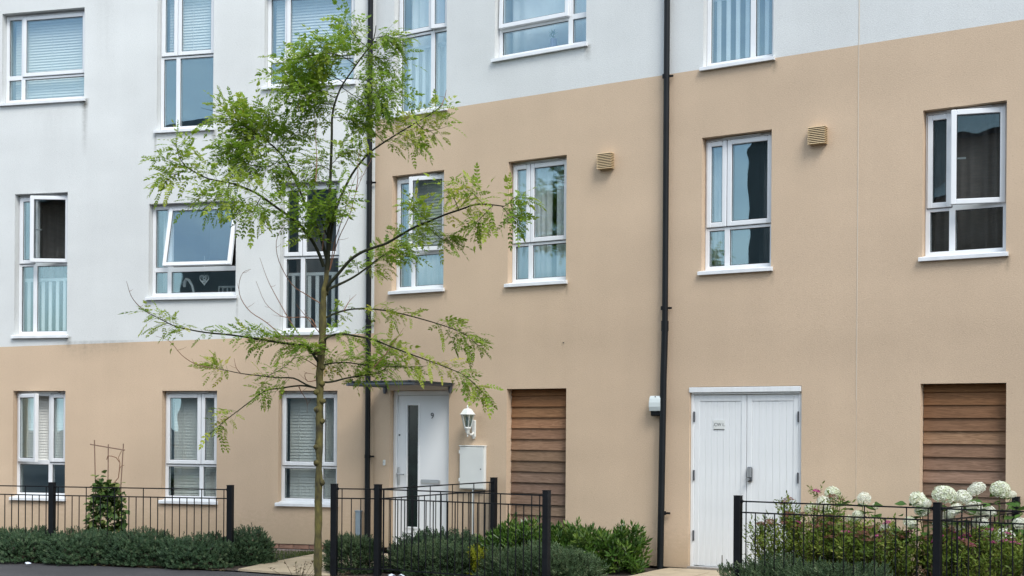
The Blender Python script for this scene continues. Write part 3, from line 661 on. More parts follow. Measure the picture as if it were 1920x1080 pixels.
E = wall_thing('red_card', 'A', -4.86, .66, 'red card standing inside the open ground-floor window', 'card', .24); MB().bbox(0,.05,0,.012,0,.19,.002).build('card', M['red'], E)
E = wall_thing('teal_cushion', 'B', 5.55, 3.47, 'teal cushion on the sill right of the leaning downpipe', 'cushion', .24); MB().bbox(0,.13,0,.1,0,.11,.03).build('cover', M['teal'], E)

# ------------------------------------------------------------------ ground
def ground_z(x, y):
    t = min(1, max(0, (x + 2.2) / 4.6)); return -.115 + .095 * t
tag(MB().quad((-600,-600,-.16),(600,-600,-.16),(600,600,-.16),(-600,600,-.16)).build('ground', M['asphalt']), kind='structure')
# asphalt footway in front of the gardens
def sheet(name, pts, m, zf, off=0.0, n=14, thick=.12):
    """polygon patch triangulated finely enough to follow the lie of the land"""
    bm = bmesh.new(); vs = [bm.verts.new((x, y, 0)) for x, y in pts]; bm.faces.new(vs)
    for i in range(3): bmesh.ops.subdivide_edges(bm, edges=bm.edges[:], cuts=1, use_grid_fill=True)
    bmesh.ops.triangulate(bm, faces=bm.faces[:])
    for v in bm.verts: v.co.z = zf(v.co.x, v.co.y) + off
    me = bpy.data.meshes.new(name); bm.to_mesh(me); bm.free(); me.materials.append(m)
    o = bpy.data.objects.new(name, me); COL.objects.link(o); return o
P_ = lambda s, y, side='B': wpt(side, s, y, 0)[:2]
fa = Vector((.9677, -.252)); f98, f432 = Vector((-5.844, 16.962)), Vector((-3.456, 16.388))
edge = [(-12.5, 18.65), (-6.55, 17.0), (-3.31, 15.93), (-2.1, 15.28), (-1.5, 15.1), (.5, 13.88), (2.2, 13.05), (4.0, 11.95), (9.0, 8.9)]
mid = list(edge)
# footway strip reaching from the garden edge to the carriageway behind the camera
fw = MB(); zf = lambda x, y: ground_z(x, y) - .012
for (a, b) in zip(edge[:-1], edge[1:]):
    for k in range(4):
        q = lambda p, t: (p[0]*(1-t) + (p[0]-.4*0)*t, p[1]*(1-t) + (p[1]-5.5)*t)
        p0, p1, p2, p3 = q(a, k/4), q(b, k/4), q(b, (k+1)/4), q(a, (k+1)/4)
        g = lambda p, t: (p[0], p[1], zf(*p) - .03*t)
        fw.quad(g(p3,(k+1)/4), g(p2,(k+1)/4), g(p1,k/4), g(p0,k/4))
tag(fw.build('footway', M['asphalt']), kind='structure')
# planted beds
bedz = lambda x, y: ground_z(x, y) + .004
def bed(name, pts): return tag(sheet(name, pts, M['soil'], bedz), kind='structure')
bed('planting_bed', [edge[0], edge[1], edge[2], (-3.2, 16.5), (-3.0, 17.2), P_(-1.6, .03, 'A'), P_(-9.4, .03, 'A')])
bed('planting_bed', [(-2.16, 15.34), (-1.5, 15.12), (.5, 13.9), (.95, 14.35), (1.7, 15.42), P_(4.35, .03), P_(1.3, .03), (-1.1, 16.5), (-1.75, 15.9)])
bed('planting_bed', [(2.1, 13.1), (4.0, 11.97), (9.0, 8.92), P_(12.9, .03), P_(6.1, .03), (2.75, 14.1)])

def clip_poly(poly, conv):
    def inside(p, a, b): return (b[0]-a[0])*(p[1]-a[1]) - (b[1]-a[1])*(p[0]-a[0]) >= 0
    out = poly
    for i in range(len(conv)):
        a, b = conv[i], conv[(i+1) % len(conv)]; inp, out = out, []
        for j in range(len(inp)):
            p, q = inp[j], inp[(j+1) % len(inp)]; ip, iq = inside(p, a, b), inside(q, a, b)
            if ip: out.append(p)
            if ip != iq:
                d1 = (b[0]-a[0])*(p[1]-a[1]) - (b[1]-a[1])*(p[0]-a[0]); d2 = (b[0]-a[0])*(q[1]-a[1]) - (b[1]-a[1])*(q[0]-a[0]); t = d1/(d1-d2)
                out.append((p[0]+(q[0]-p[0])*t, p[1]+(q[1]-p[1])*t))
        if not out: return []
    return out
def area(p): return .5*sum(p[i][0]*p[(i+1)%len(p)][1]-p[(i+1)%len(p)][0]*p[i][1] for i in range(len(p)))
def paved(name, conv, ang, size, off):
    if area(conv) < 0: conv = conv[::-1]
    base = sheet(name, conv, M['mortar'], bedz, .004); tag(base, kind='structure')
    c, s_ = math.cos(ang), math.sin(ang); cx = sum(p[0] for p in conv)/len(conv); cy = sum(p[1] for p in conv)/len(conv)
    for i in range(-6, 7):
        for j in range(-6, 7):
            o = (.5*size[0] if j % 2 else 0); g = .005
            q = [(i*size[0]+o+g, j*size[1]+g), ((i+1)*size[0]+o-g, j*size[1]+g), ((i+1)*size[0]+o-g, (j+1)*size[1]-g), (i*size[0]+o+g, (j+1)*size[1]-g)]
            q = [(cx+off[0]+c*x-s_*y, cy+off[1]+s_*x+c*y) for x, y in q]
            q = clip_poly(q, conv)
            if len(q) < 3 or abs(area(q)) < .012: continue
            m = MB(); n = len(q); dz = random.uniform(.0, .005); zt = [bedz(*p)+.020+dz for p in q]
            m.add([(*p, z) for p, z in zip(q, zt)] + [(*p, z-.025) for p, z in zip(q, zt)], [tuple(range(n))] + [(i_, n+i_, n+(i_+1)%n, (i_+1)%n) for i_ in range(n)])
            m.build('paving_slab', M['slab'], base)
paved('path', [(-3.30, 15.93), (-2.14, 15.30), (-1.35, 16.45), P_(1.3, -.06), P_(.02, -.03), P_(-.75, -.03, 'A'), (-3.03, 16.72)], -.62, (.9, .6), (.22, .1))
paved('path', [(.62, 13.88), (2.12, 13.15), (2.78, 14.1), P_(6.1, -.06), P_(4.45, -.045), (1.72, 15.42), (1.05, 14.6)], -AB, (.9, .6), (0, 0))

# grass wedge by the plinth
gb = ([(0,.0,0),(.5,.05,.0),(1,.0,.12),(.5,-.05,.0)], [(0,1,2,3)])
gp = []
while len(gp) < 2600:
    u, v = random.random(), random.random()
    p = Vector((-3.02, 16.75)).lerp(Vector(P_(-.75, -.05, 'A')), u); q = Vector(P_(-1.75, -.04, 'A')).lerp(Vector(P_(-.7, -.04, 'A')), u); r_ = p.lerp(q, v)
    gp.append((r_.x, r_.y, ground_z(*r_)))
gp = np.array(gp)
tag(scatter('grass', [gb], gp, np.c_[RNG.normal(0,.45,(len(gp),2)), np.ones(len(gp))], RNG.uniform(.02,.06,len(gp)), RNG.uniform(0,1,len(gp)), M['grass']), 'short green grass along the brick plinth', 'grass', kind='stuff')

# ------------------------------------------------------------------ railings
def railing(label, segs, posts):
    E = empty('railing', (posts[0][0], posts[0][1], posts[0][2]), 0, label, 'railing')
    O = Vector(E.location)
    pm = MB().bbox(-.035, .035, -.035, .035, -.15, 1.0, .004); pm.bbox(-.037, .037, -.037, .037, .998, 1.006, .002)
    pme = pm.mesh('post', M['black'])
    for x, y, zb, zt, rz in posts: inst('post', pme, E, Vector((x, y, zb)) - O, (0, 0, rz), (1, 1, zt-zb))
    for (x0, y0, zt0), (x1, y1, zt1), zb in segs:
        a, b = Vector((x0, y0, 0)), Vector((x1, y1, 0)); d = (b-a); ln = d.length; d.normalize(); rz = math.atan2(d.y, d.x); sl = (zt1-zt0)/ln
        a2 = a + d*.036; ln -= .072
        def rail(dz, h):
            m = MB(); m.add([(0,-.008,0),(ln,-.008,sl*ln),(ln,.008,sl*ln),(0,.008,0),(0,-.008,h),(ln,-.008,sl*ln+h),(ln,.008,sl*ln+h),(0,.008,h)], [(0,3,2,1),(4,5,6,7),(0,1,5,4),(1,2,6,5),(2,3,7,6),(3,0,4,7)])
            m.build('rail', M['black'], E, Vector((a2.x, a2.y, zt0+dz)) - O, (0, 0, rz))
        rail(-.058, .014); rail(-.168, .014)
        m = MB(); m.box(0, ln, -.008, .008, 0, .014); m.build('rail', M['black'], E, Vector((a2.x, a2.y, zb+.07)) - O, (0, 0, rz))
        for e, z0 in ((a2, zt0), (a2 + d*ln, zt0+sl*ln)):
            MB().bbox(-.016, .016, -.016, .016, -.066, -.036, .004).build('rail_clamp', M['black'], E, Vector((e.x, e.y, z0)) - O, (0, 0, rz))
        n = max(2, round(ln/.0985)); 
        for i in range(n):
            t = (i+.5)/n*ln; p = a2 + d*t; z1 = zt0 + sl*t; tall = (i % 4 == 0) or i == n-1
            h = z1 - (.057 if tall else .167) - (zb+.071)
            inst('bar', bar_me, E, Vector((p.x, p.y, zb+.071)) - O, (0, 0, rz), (1, 1, h))
bar_me = MB().tube([(0,0,0),(0,0,1)], .0065, 6).mesh('bar', M['black'])
ga = -AA; gbz = -AB; z_l = -.11
f0 = f98 + (f98-f432).normalized()*2.45
railing('black railing along the left hedge, ending at the path', [((f0.x,f0.y,.88),(f98.x,f98.y,.88),z_l), ((f98.x,f98.y,.88),(f432.x,f432.y,.885),z_l)], [(f0.x,f0.y,z_l,.88,ga),(f98.x,f98.y,z_l,.88,ga),(f432.x,f432.y,z_l,.885,ga)])
q627, q709, q1025 = (-2.047,15.403,.95), (-1.536,15.339,.95), (.373,14.158,.95)
w926 = at(926, 896, 16.86); q926 = (w926.x, w926.y, w926.z)
railing('black railing in front of door number 9, with a return to the wall', [(q627,q709,-.1),(q709,q1025,-.09),(q709,q926,-.08)], [(*q627[:2],-.1,.95,ga),(*q709[:2],-.1,.95,gbz),(*q1025[:2],-.08,.95,gbz),(*q926[:2],-.06,q926[2],gbz)])
q1384, q1758, q1905 = (2.258,13.286,.95), (3.912,12.241,.95), (5.092,13.458,.95); q2200 = (3.912+1.9*.846, 12.241-1.9*.533, .95)
railing('black railing round the white hydrangeas on the right', [(q1384,q1758,-.05),(q1758,q2200,-.05),(q1758,q1905,-.05)], [(*q1384[:2],-.05,.95,gbz),(*q1758[:2],-.05,.95,gbz),(*q1905[:2],-.05,.95,gbz),(*q2200[:2],-.05,.95,gbz)])

# ------------------------------------------------------------------ house across the street (mirrored in the panes)
OB = empty('clad_house', (-8.5, -5.0, -.16), 0, 'brown timber-clad house across the street, seen mirrored in the dark panes', 'building')
MB().box(-13.5, 13.5, -8, 0, 0, 9.0).build('wall', M['cladding'], OB)
rf = MB(); rf.add([(-14,.5,8.95),(14,.5,8.95),(14,-4,10.8),(-14,-4,10.8),(-14,-8.5,8.95),(14,-8.5,8.95)], [(0,1,2,3),(3,2,5,4),(0,3,4),(1,5,2),(0,4,5,1)]); rf.build('roof', M['roof'], OB)
MB().box(-18.3, -10.6, -7.5, .35, 0, 12.7).build('stair_tower', mat('tower_slate', (.07, .08, .085), .6, var=.25, vscale=.8), OB)
MB().box(-18.9, -10.3, -7.9, 1.0, 12.7, 13.0).build('tower_roof', M['roof'], OB)
me = MB().box(0, 24.0, 0, .02, 0, .2).mesh('board', M['cladding'])
for i in range(40): inst('board', me, OB, (-10.55, .004, .06 + i*.222), (R(-4), 0, 0))
for i in range(1, 6):
    for z in (.9, 3.7):
        f = frame_mb(-12.5+i*4.2, -11.3+i*4.2, z, z+1.4, .07, .03, .09).build('window', M['upvc'], OB); MB().box(-12.43+i*4.2, -11.37+i*4.2, .045, .06, z+.07, z+1.33).build('pane', M['dark_glass'], f)

# ------------------------------------------------------------------ shrubs
def leaf_t(l, w_, fold=.15, droop=0.0, base=(0,0,0), yaw=0, pitch=0, sx=0.0):
    """one leaf: two quads with a folded midrib, template along +X"""
    v = [(0,0,0),(.45*l,w_/2,fold*w_-.3*droop*l),(l,0,-droop*l),(.45*l,-w_/2,fold*w_-.3*droop*l)]
    cy, sy, cp, sp = math.cos(yaw), math.sin(yaw), math.cos(pitch), math.sin(pitch); o = []
    for x, y, z in v:
        x, z = x*cp - z*sp, x*sp + z*cp; x, y = x*cy - y*sy, x*sy + y*cy; o.append((x+base[0], y+base[1], z+base[2]))
    return o
def whorl(n, l, w_, stem, spread, tip=True, turns=2.4, lmin=.6):
    """shoot along +X carrying n leaves spirally"""
    V, F = [], []
    for i in range(n):
        t = i/(n-1) if n > 1 else 1; a = i*turns; ll = l*(1 - (1-lmin)*t); sp = spread*(1-.75*t*t)
        d = Vector((math.cos(sp), math.sin(sp)*math.cos(a), math.sin(sp)*math.sin(a))); side = d.cross(Vector((1,.13,.07))).normalized(); b = Vector((stem*t,0,0))
        V += [b, b + d*ll*.5 + side*w_*.5, b + d*ll, b + d*ll*.5 - side*w_*.5]; k = 4*i; F.append((k,k+1,k+2,k+3))
    return [tuple(v) for v in V], F
HEBE_T = [whorl(13, .026, .012, .05, 1.15), whorl(15, .024, .011, .06, 1.05), whorl(11, .028, .012, .042, 1.2)]
def shrub(name, label, cat, c, ang, rx, ry, h, n, m, temps, scale=1.0, lump=.16, up=.55, bias=0.0, group=None, low=-.25, stem_m='stem', depth=.30, flat=.62):
    """mound: leafy shoots through the outer shell of a lumpy half-ellipsoid, on a few stems"""
    E = empty(name, (c[0], c[1], c[2]), ang, label, cat, group)
    ph = RNG.uniform(0, 6.28, 8)
    th = RNG.uniform(0, 2*np.pi, n); zz = RNG.uniform(low, 1, n); rr = np.sqrt(np.clip(1-zz**2, 0, 1))
    d = np.c_[rr*np.cos(th), rr*np.sin(th), zz]
    lum = 1 + lump*(np.sin(d[:,0]*rx*9+ph[0])*np.cos(d[:,1]*ry*8+ph[1]) + .7*np.sin(d[:,0]*rx*17+ph[2]+d[:,2]*5) + .6*np.sin(d[:,0]*rx*31+ph[3])*np.sin(d[:,1]*ry*23+d[:,2]*11+ph[4]))
    rad = lum*(1 - depth*RNG.random(n)**1.6) - .04
    zn = np.clip((d[:,2]-low*.3)/(1-low*.3), 0, 1)**flat; sq = np.maximum(rr, .02)**(flat-1)
    P = np.c_[d[:,0]*rx*rad*np.minimum(sq, 1.5), d[:,1]*ry*rad*np.minimum(sq, 1.5), np.maximum(.02, zn*h*rad)]
    D = np.c_[d[:,0]*ry/rx*.9, d[:,1]*.9, np.maximum(d[:,2], 0)*.6+up] + RNG.normal(0, .28, (n,3))
    sh_ = RNG.random(n) < .05; P[sh_] *= RNG.uniform(1.03, 1.13, (sh_.sum(), 1))
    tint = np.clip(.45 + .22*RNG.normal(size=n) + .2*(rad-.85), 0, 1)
    o = scatter('foliage', temps, P, D, scale*RNG.uniform(.8, 1.25, n), tint, m, E, RNG.uniform(0, 6.28, n)); tag(o, kind='stuff')
    sm = MB()
    for i in range(max(6, int(18*rx))):
        a = RNG.uniform(0, 6.28); r0 = math.sqrt(RNG.random()); x, y = rx*.55*r0*math.cos(a), ry*.55*r0*math.sin(a)
        sm.tube([(x*.7, y*.7, -.03), (x, y, h*.35), (x*1.35, y*1.35, h*.7)], [.011, .008, .004], 5)
    tag(sm.build('stems', M[stem_m], E), kind='stuff'); return E
nA = Vector((-math.sin(AA), -math.cos(AA)))
def onl(p, q, t, off):
    a, b = Vector(p), Vector(q); d = (b-a).normalized(); return (a + (b-a)*t + Vector((d.y, -d.x))*off)
def hedge(label, p, q, n, h=.46, ry=.40, off=-.02):
    a, b = Vector(p), Vector(q); m = (a+b)/2; d = b-a; c = m + Vector((d.y, -d.x)).normalized()*off
    return shrub('hedge', label, 'hedge', (c.x, c.y, -.115), math.atan2(d.y, d.x), d.length/2, ry, h, n, M['hebe'], HEBE_T, .95, .085, .6)
# a long run is laid as overlapping mounds of one hedge
def hedge_run(label, p, q, k, n_each, h=.385, ry=.42, off=-.02):
    E = empty('hedge', (p[0], p[1], -.115), 0, label, 'hedge')
    for i in range(k):
        a = Vector(p).lerp(Vector(q), (i-.12)/k); b = Vector(p).lerp(Vector(q), (i+1.12)/k)
        S = hedge(label, a, b, n_each, h*random.uniform(.9, 1.08), ry*random.uniform(.92, 1.06), off + random.uniform(-.03, .03))
        for ch in list(S.children):
            mw = Matrix.Translation(S.location) @ Matrix.Rotation(S.rotation_euler.z, 4, 'Z'); ch.parent = E; ch.matrix_local = Matrix.Translation(-Vector(E.location)) @ mw
        bpy.data.objects.remove(S)
    return E
pa, pb = f98 - (f432-f98).normalized()*2.4, f98 - (f432-f98).normalized()*.03
hedge_run('low dark green hedge left of the first railing post', pa, pb, 3, 3000)
hedge_run('long low dark green hedge between the first two railing posts', f98 + (f432-f98).normalized()*.02, f432, 3, 3000, .385)
c = at(468, 1040, 16.72); shrub('hebe_bush', 'rounded dark green bush at the end of the left railing', 'shrub', (c.x, c.y, -.115), -AA, .27, .30, .40, 2000, M['hebe'], HEBE_T, 1.0, .10)
GT = [whorl(13, .032, .010, .07, .8), whorl(14, .030, .009, .08, .75), whorl(12, .034, .010, .06, .85)]
c = at(664, 1040, 15.75); shrub('hebe_bush', 'grey-green bush behind the short railing piece right of the trunk', 'shrub', (c.x, c.y, -.10), -.2, .30, .28, .42, 2000, M['greyhebe'], GT, 1.0, .13)
c = at(815, 1040, 15.55); shrub('hebe_bush', 'wide grey-green bush behind the railing in front of door 9', 'shrub', (c.x, c.y, -.09), -AB, .56, .36, .31, 3400, M['greyhebe'], GT, 1.0, .13)
c = at(830, 1010, 16.55); shrub('hebe_bush', 'dark green bush close to door number 9', 'shrub', (c.x, c.y, -.08), -AB, .66, .30, .38, 2600, M['hebe'], HEBE_T, 1.05, .12)
c = at(1012, 1060, 14.85); shrub('hebe_bush', 'grey-green bush around the railing end post, below the glossy shrubs', 'shrub', (c.x, c.y, -.075), -AB, .70, .38, .32, 3800, M['greyhebe'], GT, 1.0, .13)
c = at(897, 1030, 15.2); shrub('yellow_shrub', 'small yellow-green shrub between the grey bushes', 'shrub', (c.x, c.y, -.085), 0, .08, .09, .34, 200, M['yellow'], HEBE_T, 1.0, .1)
LT = [whorl(11, .095, .024, .10, 1.0, lmin=.75), whorl(13, .085, .022, .12, .95, lmin=.75), whorl(9, .10, .026, .08, 1.05, lmin=.8)]
c = at(980, 1020, 16.0); shrub('glossy_shrub', 'bright green long-leaved shrub in front of the narrow cedar panel', 'shrub', (c.x, c.y, -.07), -AB, .46, .30, .46, 520, M['laurel'], LT, 1.0, .12, .8)
c = at(1112, 1030, 15.5); shrub('glossy_shrub', 'bright green long-leaved shrub against the bare wall left of the leaning downpipe', 'shrub', (c.x, c.y, -.05), -AB, .62, .32, .43, 640, M['laurel'], LT, 1.0, .12, .8)
c = at(1520, 1070, 13.05); shrub('hebe_bush', 'grey-green bush at the foot of the right railing', 'shrub', (c.x, c.y, -.05), -AB, .95, .32, .34, 3600, M['greyhebe'], GT, 1.0, .12)

# spirea: upright wiry stems, narrow leaves, flat flower heads
def floret_head(n, r, h, size, seed, full=False):
    g = np.random.default_rng(seed); V, F = [], []
    for i in range(n):
        if full:
            z = 1 - 1.75*(i+.5)/n; a = i*2.39996; q = math.sqrt(max(0, 1-z*z)); d = Vector((q*math.cos(a), q*math.sin(a), z)); p = d*r*(1+g.normal(0,.05)); nn = (d + Vector(g.normal(0,.25,3))).normalized()
        else:
            a = i*2.39996; q = math.sqrt((i+.5)/n); p = Vector((q*r*math.cos(a), q*r*math.sin(a), h*(1-q*q)+g.normal(0,.004))); nn = Vector((q*math.cos(a)*.5+g.normal(0,.3), q*math.sin(a)*.5+g.normal(0,.3), 1)).normalized()
        u = nn.orthogonal().normalized(); v = nn.cross(u); s = size*g.uniform(.8,1.2); t0 = g.uniform(0, 1.5); k = len(V)
        for j in range(4):
            a2 = t0 + j*math.pi/2; e = u*math.cos(a2)+v*math.sin(a2); f_ = u*math.cos(a2+.62)+v*math.sin(a2+.62); f2 = u*math.cos(a2-.62)+v*math.sin(a2-.62)
            b = len(V); V += [p - nn*.15*s, p + f2*s*.72 + nn*.12*s, p + e*s + nn*.02*s, p + f_*s*.72 + nn*.12*s]; F.append((b,b+1,b+2,b+3))
    return [tuple(v) for v in V], F
def head_mesh(name, m, lo, hi, **k):
    V, F = floret_head(**k); me = bpy.data.meshes.new(name); me.from_pydata(V, [], F); a = me.attributes.new('tint', 'FLOAT', 'POINT')
    g = np.random.default_rng(k['seed']+1); a.data.foreach_set('value', np.repeat(g.uniform(lo, hi, len(V)//16+1), 16)[:len(V)]); me.materials.append(m); return me
RUST = [head_mesh('flower_head', M['rust'], 0, 1, n=60, r=.052, h=.016, size=.009, seed=s) for s in (1, 2, 3)]
PINK = [head_mesh('flower_head', M['pink'], .1, 1, n=46, r=.036, h=.012, size=.010, seed=s) for s in (4, 5)]
BLOOM = [head_mesh('bloom', M['bloom'], lo, hi, n=n_, r=.087, h=0, size=sz, seed=s, full=True) for s, lo, hi, n_, sz in ((6, .1, 1, 190, .0145), (7, 0, .7, 160, .0165), (8, .2, 1, 210, .013))]
ST = [whorl(10, .045, .013, .13, 1.0, lmin=.7), whorl(9, .05, .014, .12, 1.1, lmin=.7)]
def spirea(label, c, ang, rx, ry, h, n, rust, pink, seed, tall=()):
    g = np.random.default_rng(seed); E = empty('spirea', c, ang, label, 'shrub'); sm = MB(); P, D = [], []; tips = []
    for i in range(n):
        a, q = g.uniform(0, 6.28), math.sqrt(g.random()); x, y = rx*q*math.cos(a), ry*q*math.sin(a); hh = h*(1-.35*q*q)*g.uniform(.75, 1.06)
        if i < len(tall): x, y, hh = tall[i]
        pts = [Vector((x*.55, y*.55, 0)), Vector((x*.8, y*.8, hh*.45)), Vector((x, y, hh*.8)), Vector((x+g.normal(0,.02), y+g.normal(0,.02), hh))]
        sm.tube(pts, [.004,.0035,.003,.002], 4, caps=False); tips.append(pts[3])
        for k in range(int(hh/.05)):
            t = g.uniform(.12, .98); j = min(2, int(t*3)); p = pts[j].lerp(pts[j+1], t*3-j); P.append(p); D.append((g.normal(0,.7), g.normal(0,.7), .8))
    k = len(P); tag(scatter('foliage', ST, P, D, g.uniform(.85, 1.4, k), np.clip(g.normal(.5,.25,k),0,1), M['spirea'], E, g.uniform(0,6.28,k)), kind='stuff'); tag(sm.build('stems', M['stem'], E), kind='stuff')
    order = sorted(range(n), key=lambda i: -tips[i].z)
    for j, i in enumerate(order[:rust+pink]):
        ip = (j*7) % (rust+pink) < pink; me = (PINK if ip else RUST)[j % 2]
        inst('flower_head', me, E, tips[i] + Vector((0,0,.004)), (g.normal(0,.2), g.normal(0,.2), g.uniform(0,6)), g.uniform(.75, 1.2))
c = at(1505, 1050, 13.75); spirea('wiry shrub with rusty flat flower heads in front of the white utility doors', (c.x, c.y, -.05), -AB, .62, .34, .82, 95, 40, 4, 11, tall=((.14,.05,1.03),(-.22,.0,.90),(-.2,.06,.93),(.30,.06,.98),(.36,.02,.95)))
c = at(1640, 1050, 13.2); spirea('dense shrub with rusty and pink flower heads behind the railing', (c.x, c.y, -.05), -AB, .55, .34, .76, 95, 30, 8, 12)
c = at(1830, 1050, 12.75); spirea('shrub with bright pink and rusty heads right of the railing corner post', (c.x, c.y, -.05), -AB, .60, .36, .72, 100, 18, 17, 13)

# hydrangeas: strong stems, broad leaves, white globe blooms
HL = [([(0,0,0),(.35,.30,.05),(.55,.33,.03),(1,0,-.12), (0,0,0),(1,0,-.12),(.55,-.33,.03),(.35,-.30,.05)], [(0,1,2,3),(4,5,6,7)])]
def hydrangea(label, base, Y, blooms, nleaf, seed, ext):
    g = np.random.default_rng(seed); E = empty('hydrangea', base, 0, label, 'shrub'); O = Vector(base); sm = MB(); P, D, S = [], [], []
    for px, py, r, dy in blooms:
        p = at(px, py, Y+dy) - O; s = .93*r*(Y+dy)/FOC/.087
        foot = Vector((p.x*.72+g.normal(0,.06), p.y*.5+g.normal(0,.04), 0)); mid = foot.lerp(p, .55) + Vector((g.normal(0,.03), g.normal(0,.03), 0))
        sm.tube([foot, mid, p - Vector((0,0,.02))], [.007,.006,.0045], 5, caps=False)
        inst('bloom', BLOOM[int(g.integers(0,3))], E, p, (g.normal(0,.35), g.normal(0,.35), g.uniform(0,6)), (s*g.uniform(.95,1.2), s*g.uniform(.95,1.15), s*g.uniform(.75,1.0)))
        for k in range(6):
            t = .35 + .62*g.random(); q = (foot.lerp(mid, t/.55) if t < .55 else mid.lerp(p, (t-.55)/.45)); a = g.uniform(0, 6.28)
            P.append(q); D.append((math.cos(a), math.sin(a), g.uniform(-.2,.4))); S.append(g.uniform(.085,.15))
    for i in range(nleaf):
        p = at(g.uniform(ext[0],ext[1]), g.uniform(ext[2],ext[3]), Y+g.uniform(-.15,.35)) - O; a = g.uniform(0,6.28); P.append(p); D.append((math.cos(a), math.sin(a), g.uniform(-.3,.3))); S.append(g.uniform(.08,.15))
    k = len(P); tag(scatter('foliage', HL, P, D, S, np.clip(g.normal(.5,.25,k),0,1), M['hydleaf'], E), kind='stuff'); tag(sm.build('stems', M['green_stem'], E), kind='stuff')
b = at(1585, 1070, 13.9); hydrangea('white globe hydrangea between the utility doors and the wall joint', (b.x, b.y, -.05), 13.9, [(1561,925,15,.1),(1544,944,14,0),(1519,953,12,.1),(1620,935,13.5,.05),(1608,967,11,-.05),(1594,973,9,.05),(1552,960,12,.1),(1641,950,7,.1)], 75, 31, (1535,1640,940,1050))
b = at(1800, 1070, 13.1); hydrangea('large white globe hydrangea in front of the right cedar panel', (b.x, b.y, -.05), 13.0,
  [(1721,937,16,.1),(1738,945,10,.05),(1770,927,21,0),(1806,932,16,.12),(1831,917,16,.1),(1876,918,19,.05),(1896,928,10,.1),(1729,957,13,.1),(1790,957,15,-.05),(1826,953,17,.1),(1853,962,14,.05),(1775,970,13,.1),(1838,980,15,-.05),(1884,1008,19,-.15),(1913,982,13,-.1),(1706,980,12,0),(1660,992,10,.1),(1800,996,13,.1),(1850,1000,9,0),(1760,985,12,.15)], 210, 32, (1690,1935,935,1060))

# climber on canes
c = at(202, 985, 18.15); E = empty('climber', (c.x, c.y, -.11), 0, 'leafy climber on three bamboo canes behind the left railing', 'climbing plant'); O = Vector(E.location)
for a, b_ in (((177,825),(181,1000)),((203,833),(202,1000)),((231.5,832),(221,1000)),((169,833),(234,844))):
    MB().tube([at(*a, 18.15)-O, at(*b_, 18.15)-O], .0085, 6).build('cane', M['cane'], E)
tw = MB()
tw.tube([at(x, y, 18.13)-O for x, y in ((210,910),(222,896),(224,880),(225,868),(218,858),(209,855),(202,855),(200,862))], .006, 5); tw.tube([at(x, y, 18.13)-O for x, y in ((222,895),(224,880),(227,874),(233,872))], .004, 5)
tw.tube([at(x, y, 18.13)-O for x, y in ((225,868),(222,858),(228,845))], .004, 5); tw.build('vine', M['redtwig'], E)
g = np.random.default_rng(5); P, D, S = [], [], []
for i in range(640):
    y = 905 + 92*g.random(); wd = 15 + 19*min(1, (y-890)/50); x = 202 + wd*g.uniform(-1, 1)
    P.append(at(x, y, 18.12+g.uniform(-.2,.15))-O); D.append((g.normal(0,.6), -.7, g.normal(-.3,.4))); S.append(g.uniform(.07,.125))
for x, y in ((183,893),(190,900),(186,890),(196,905),(200,893),(204,902),(178,905),(181,915),(197,888),(219,908),(226,905),(193,896),(200,915),(206,910),(176,920)):
    P.append(at(x, y, 18.1)-O); D.append((g.normal(0,.6), -.6, g.normal(-.3,.4))); S.append(g.uniform(.08,.12))
tag(scatter('foliage', HL, P, D, S, np.clip(g.normal(.5,.28,len(P)),0,1), M['climb'], E), kind='stuff')

# ------------------------------------------------------------------ the young street tree
TY = 14.6
TB = at(596, 1098, TY); T = empty('street_tree', (TB.x, TB.y, -.13), 0, 'slender young tree with feathery pinnate leaves in front of the downpipe', 'tree'); TO = Vector(T.location)
def tp(px, py, dy): return at(px, py, TY+dy) - TO
def smooth(pts, k=4):
    pts = [pts[0]*2-pts[1]] + pts + [pts[-1]*2-pts[-2]]; o = []
    for i in range(1, len(pts)-2):
        p0, p1, p2, p3 = pts[i-1:i+3]
        for j in range(k):
            t = j/k; o.append(.5*((2*p1)+(p2-p0)*t+(2*p0-5*p1+4*p2-p3)*t*t+(3*p1-p0-3*p2+p3)*t**3))
    o.append(pts[-2]); return o
trunk = [(596,1110),(596,1040),(597,960),(598,880),(599,800),(600,740),(599,700),(602,665),(605,630),(605,590),(608,550),(612,515),(615,480),(616,430),(618,370),(620,320),(622,262),(623,217),(630,187),(640,163),(650,147),(667,123),(681,103),(697,82),(703,63),(705,48)]
def radius_at(py): return np.interp(py, [40,160,260,430,515,650,740,900,1110], [.004,.010,.014,.019,.028,.043,.038,.040,.047])
tpts = smooth([tp(x, y, .25*max(0, (500-y)/460)) for x, y in trunk], 4)
trad = [float(radius_at(trunk[min(i//4, len(trunk)-1)][1]*(1-(i%4)/4) + trunk[min(i//4+1, len(trunk)-1)][1]*(i%4)/4)) for i in range(len(tpts))]
g = np.random.default_rng(21)
trad = [r*(1+.09*math.sin(i*1.9)+g.normal(0,.06)) if i < 44 else r for i, r in enumerate(trad)]
tm = MB(); tm.tube(tpts[:46], trad[:46], 14); MB().tube(tpts[45:], trad[45:], 8).build('leader', M['twig'], T)
for y, sgn in ((735,-1),(752,1),(768,-1),(790,1),(838,-1),(868,-1),(660,-1),(690,1),(720,1),(905,1),(640,1)):     # knots
    p = tp(599+sgn*3, y, -.02); tm.lathe([(0,-.04),(.026,-.022),(.036,0),(.027,.022),(0,.04)], 8, (p.x+sgn*.013, p.y, p.z))
tk = tm.build('trunk', M['bark'], T)
from mathutils import noise as mnoise
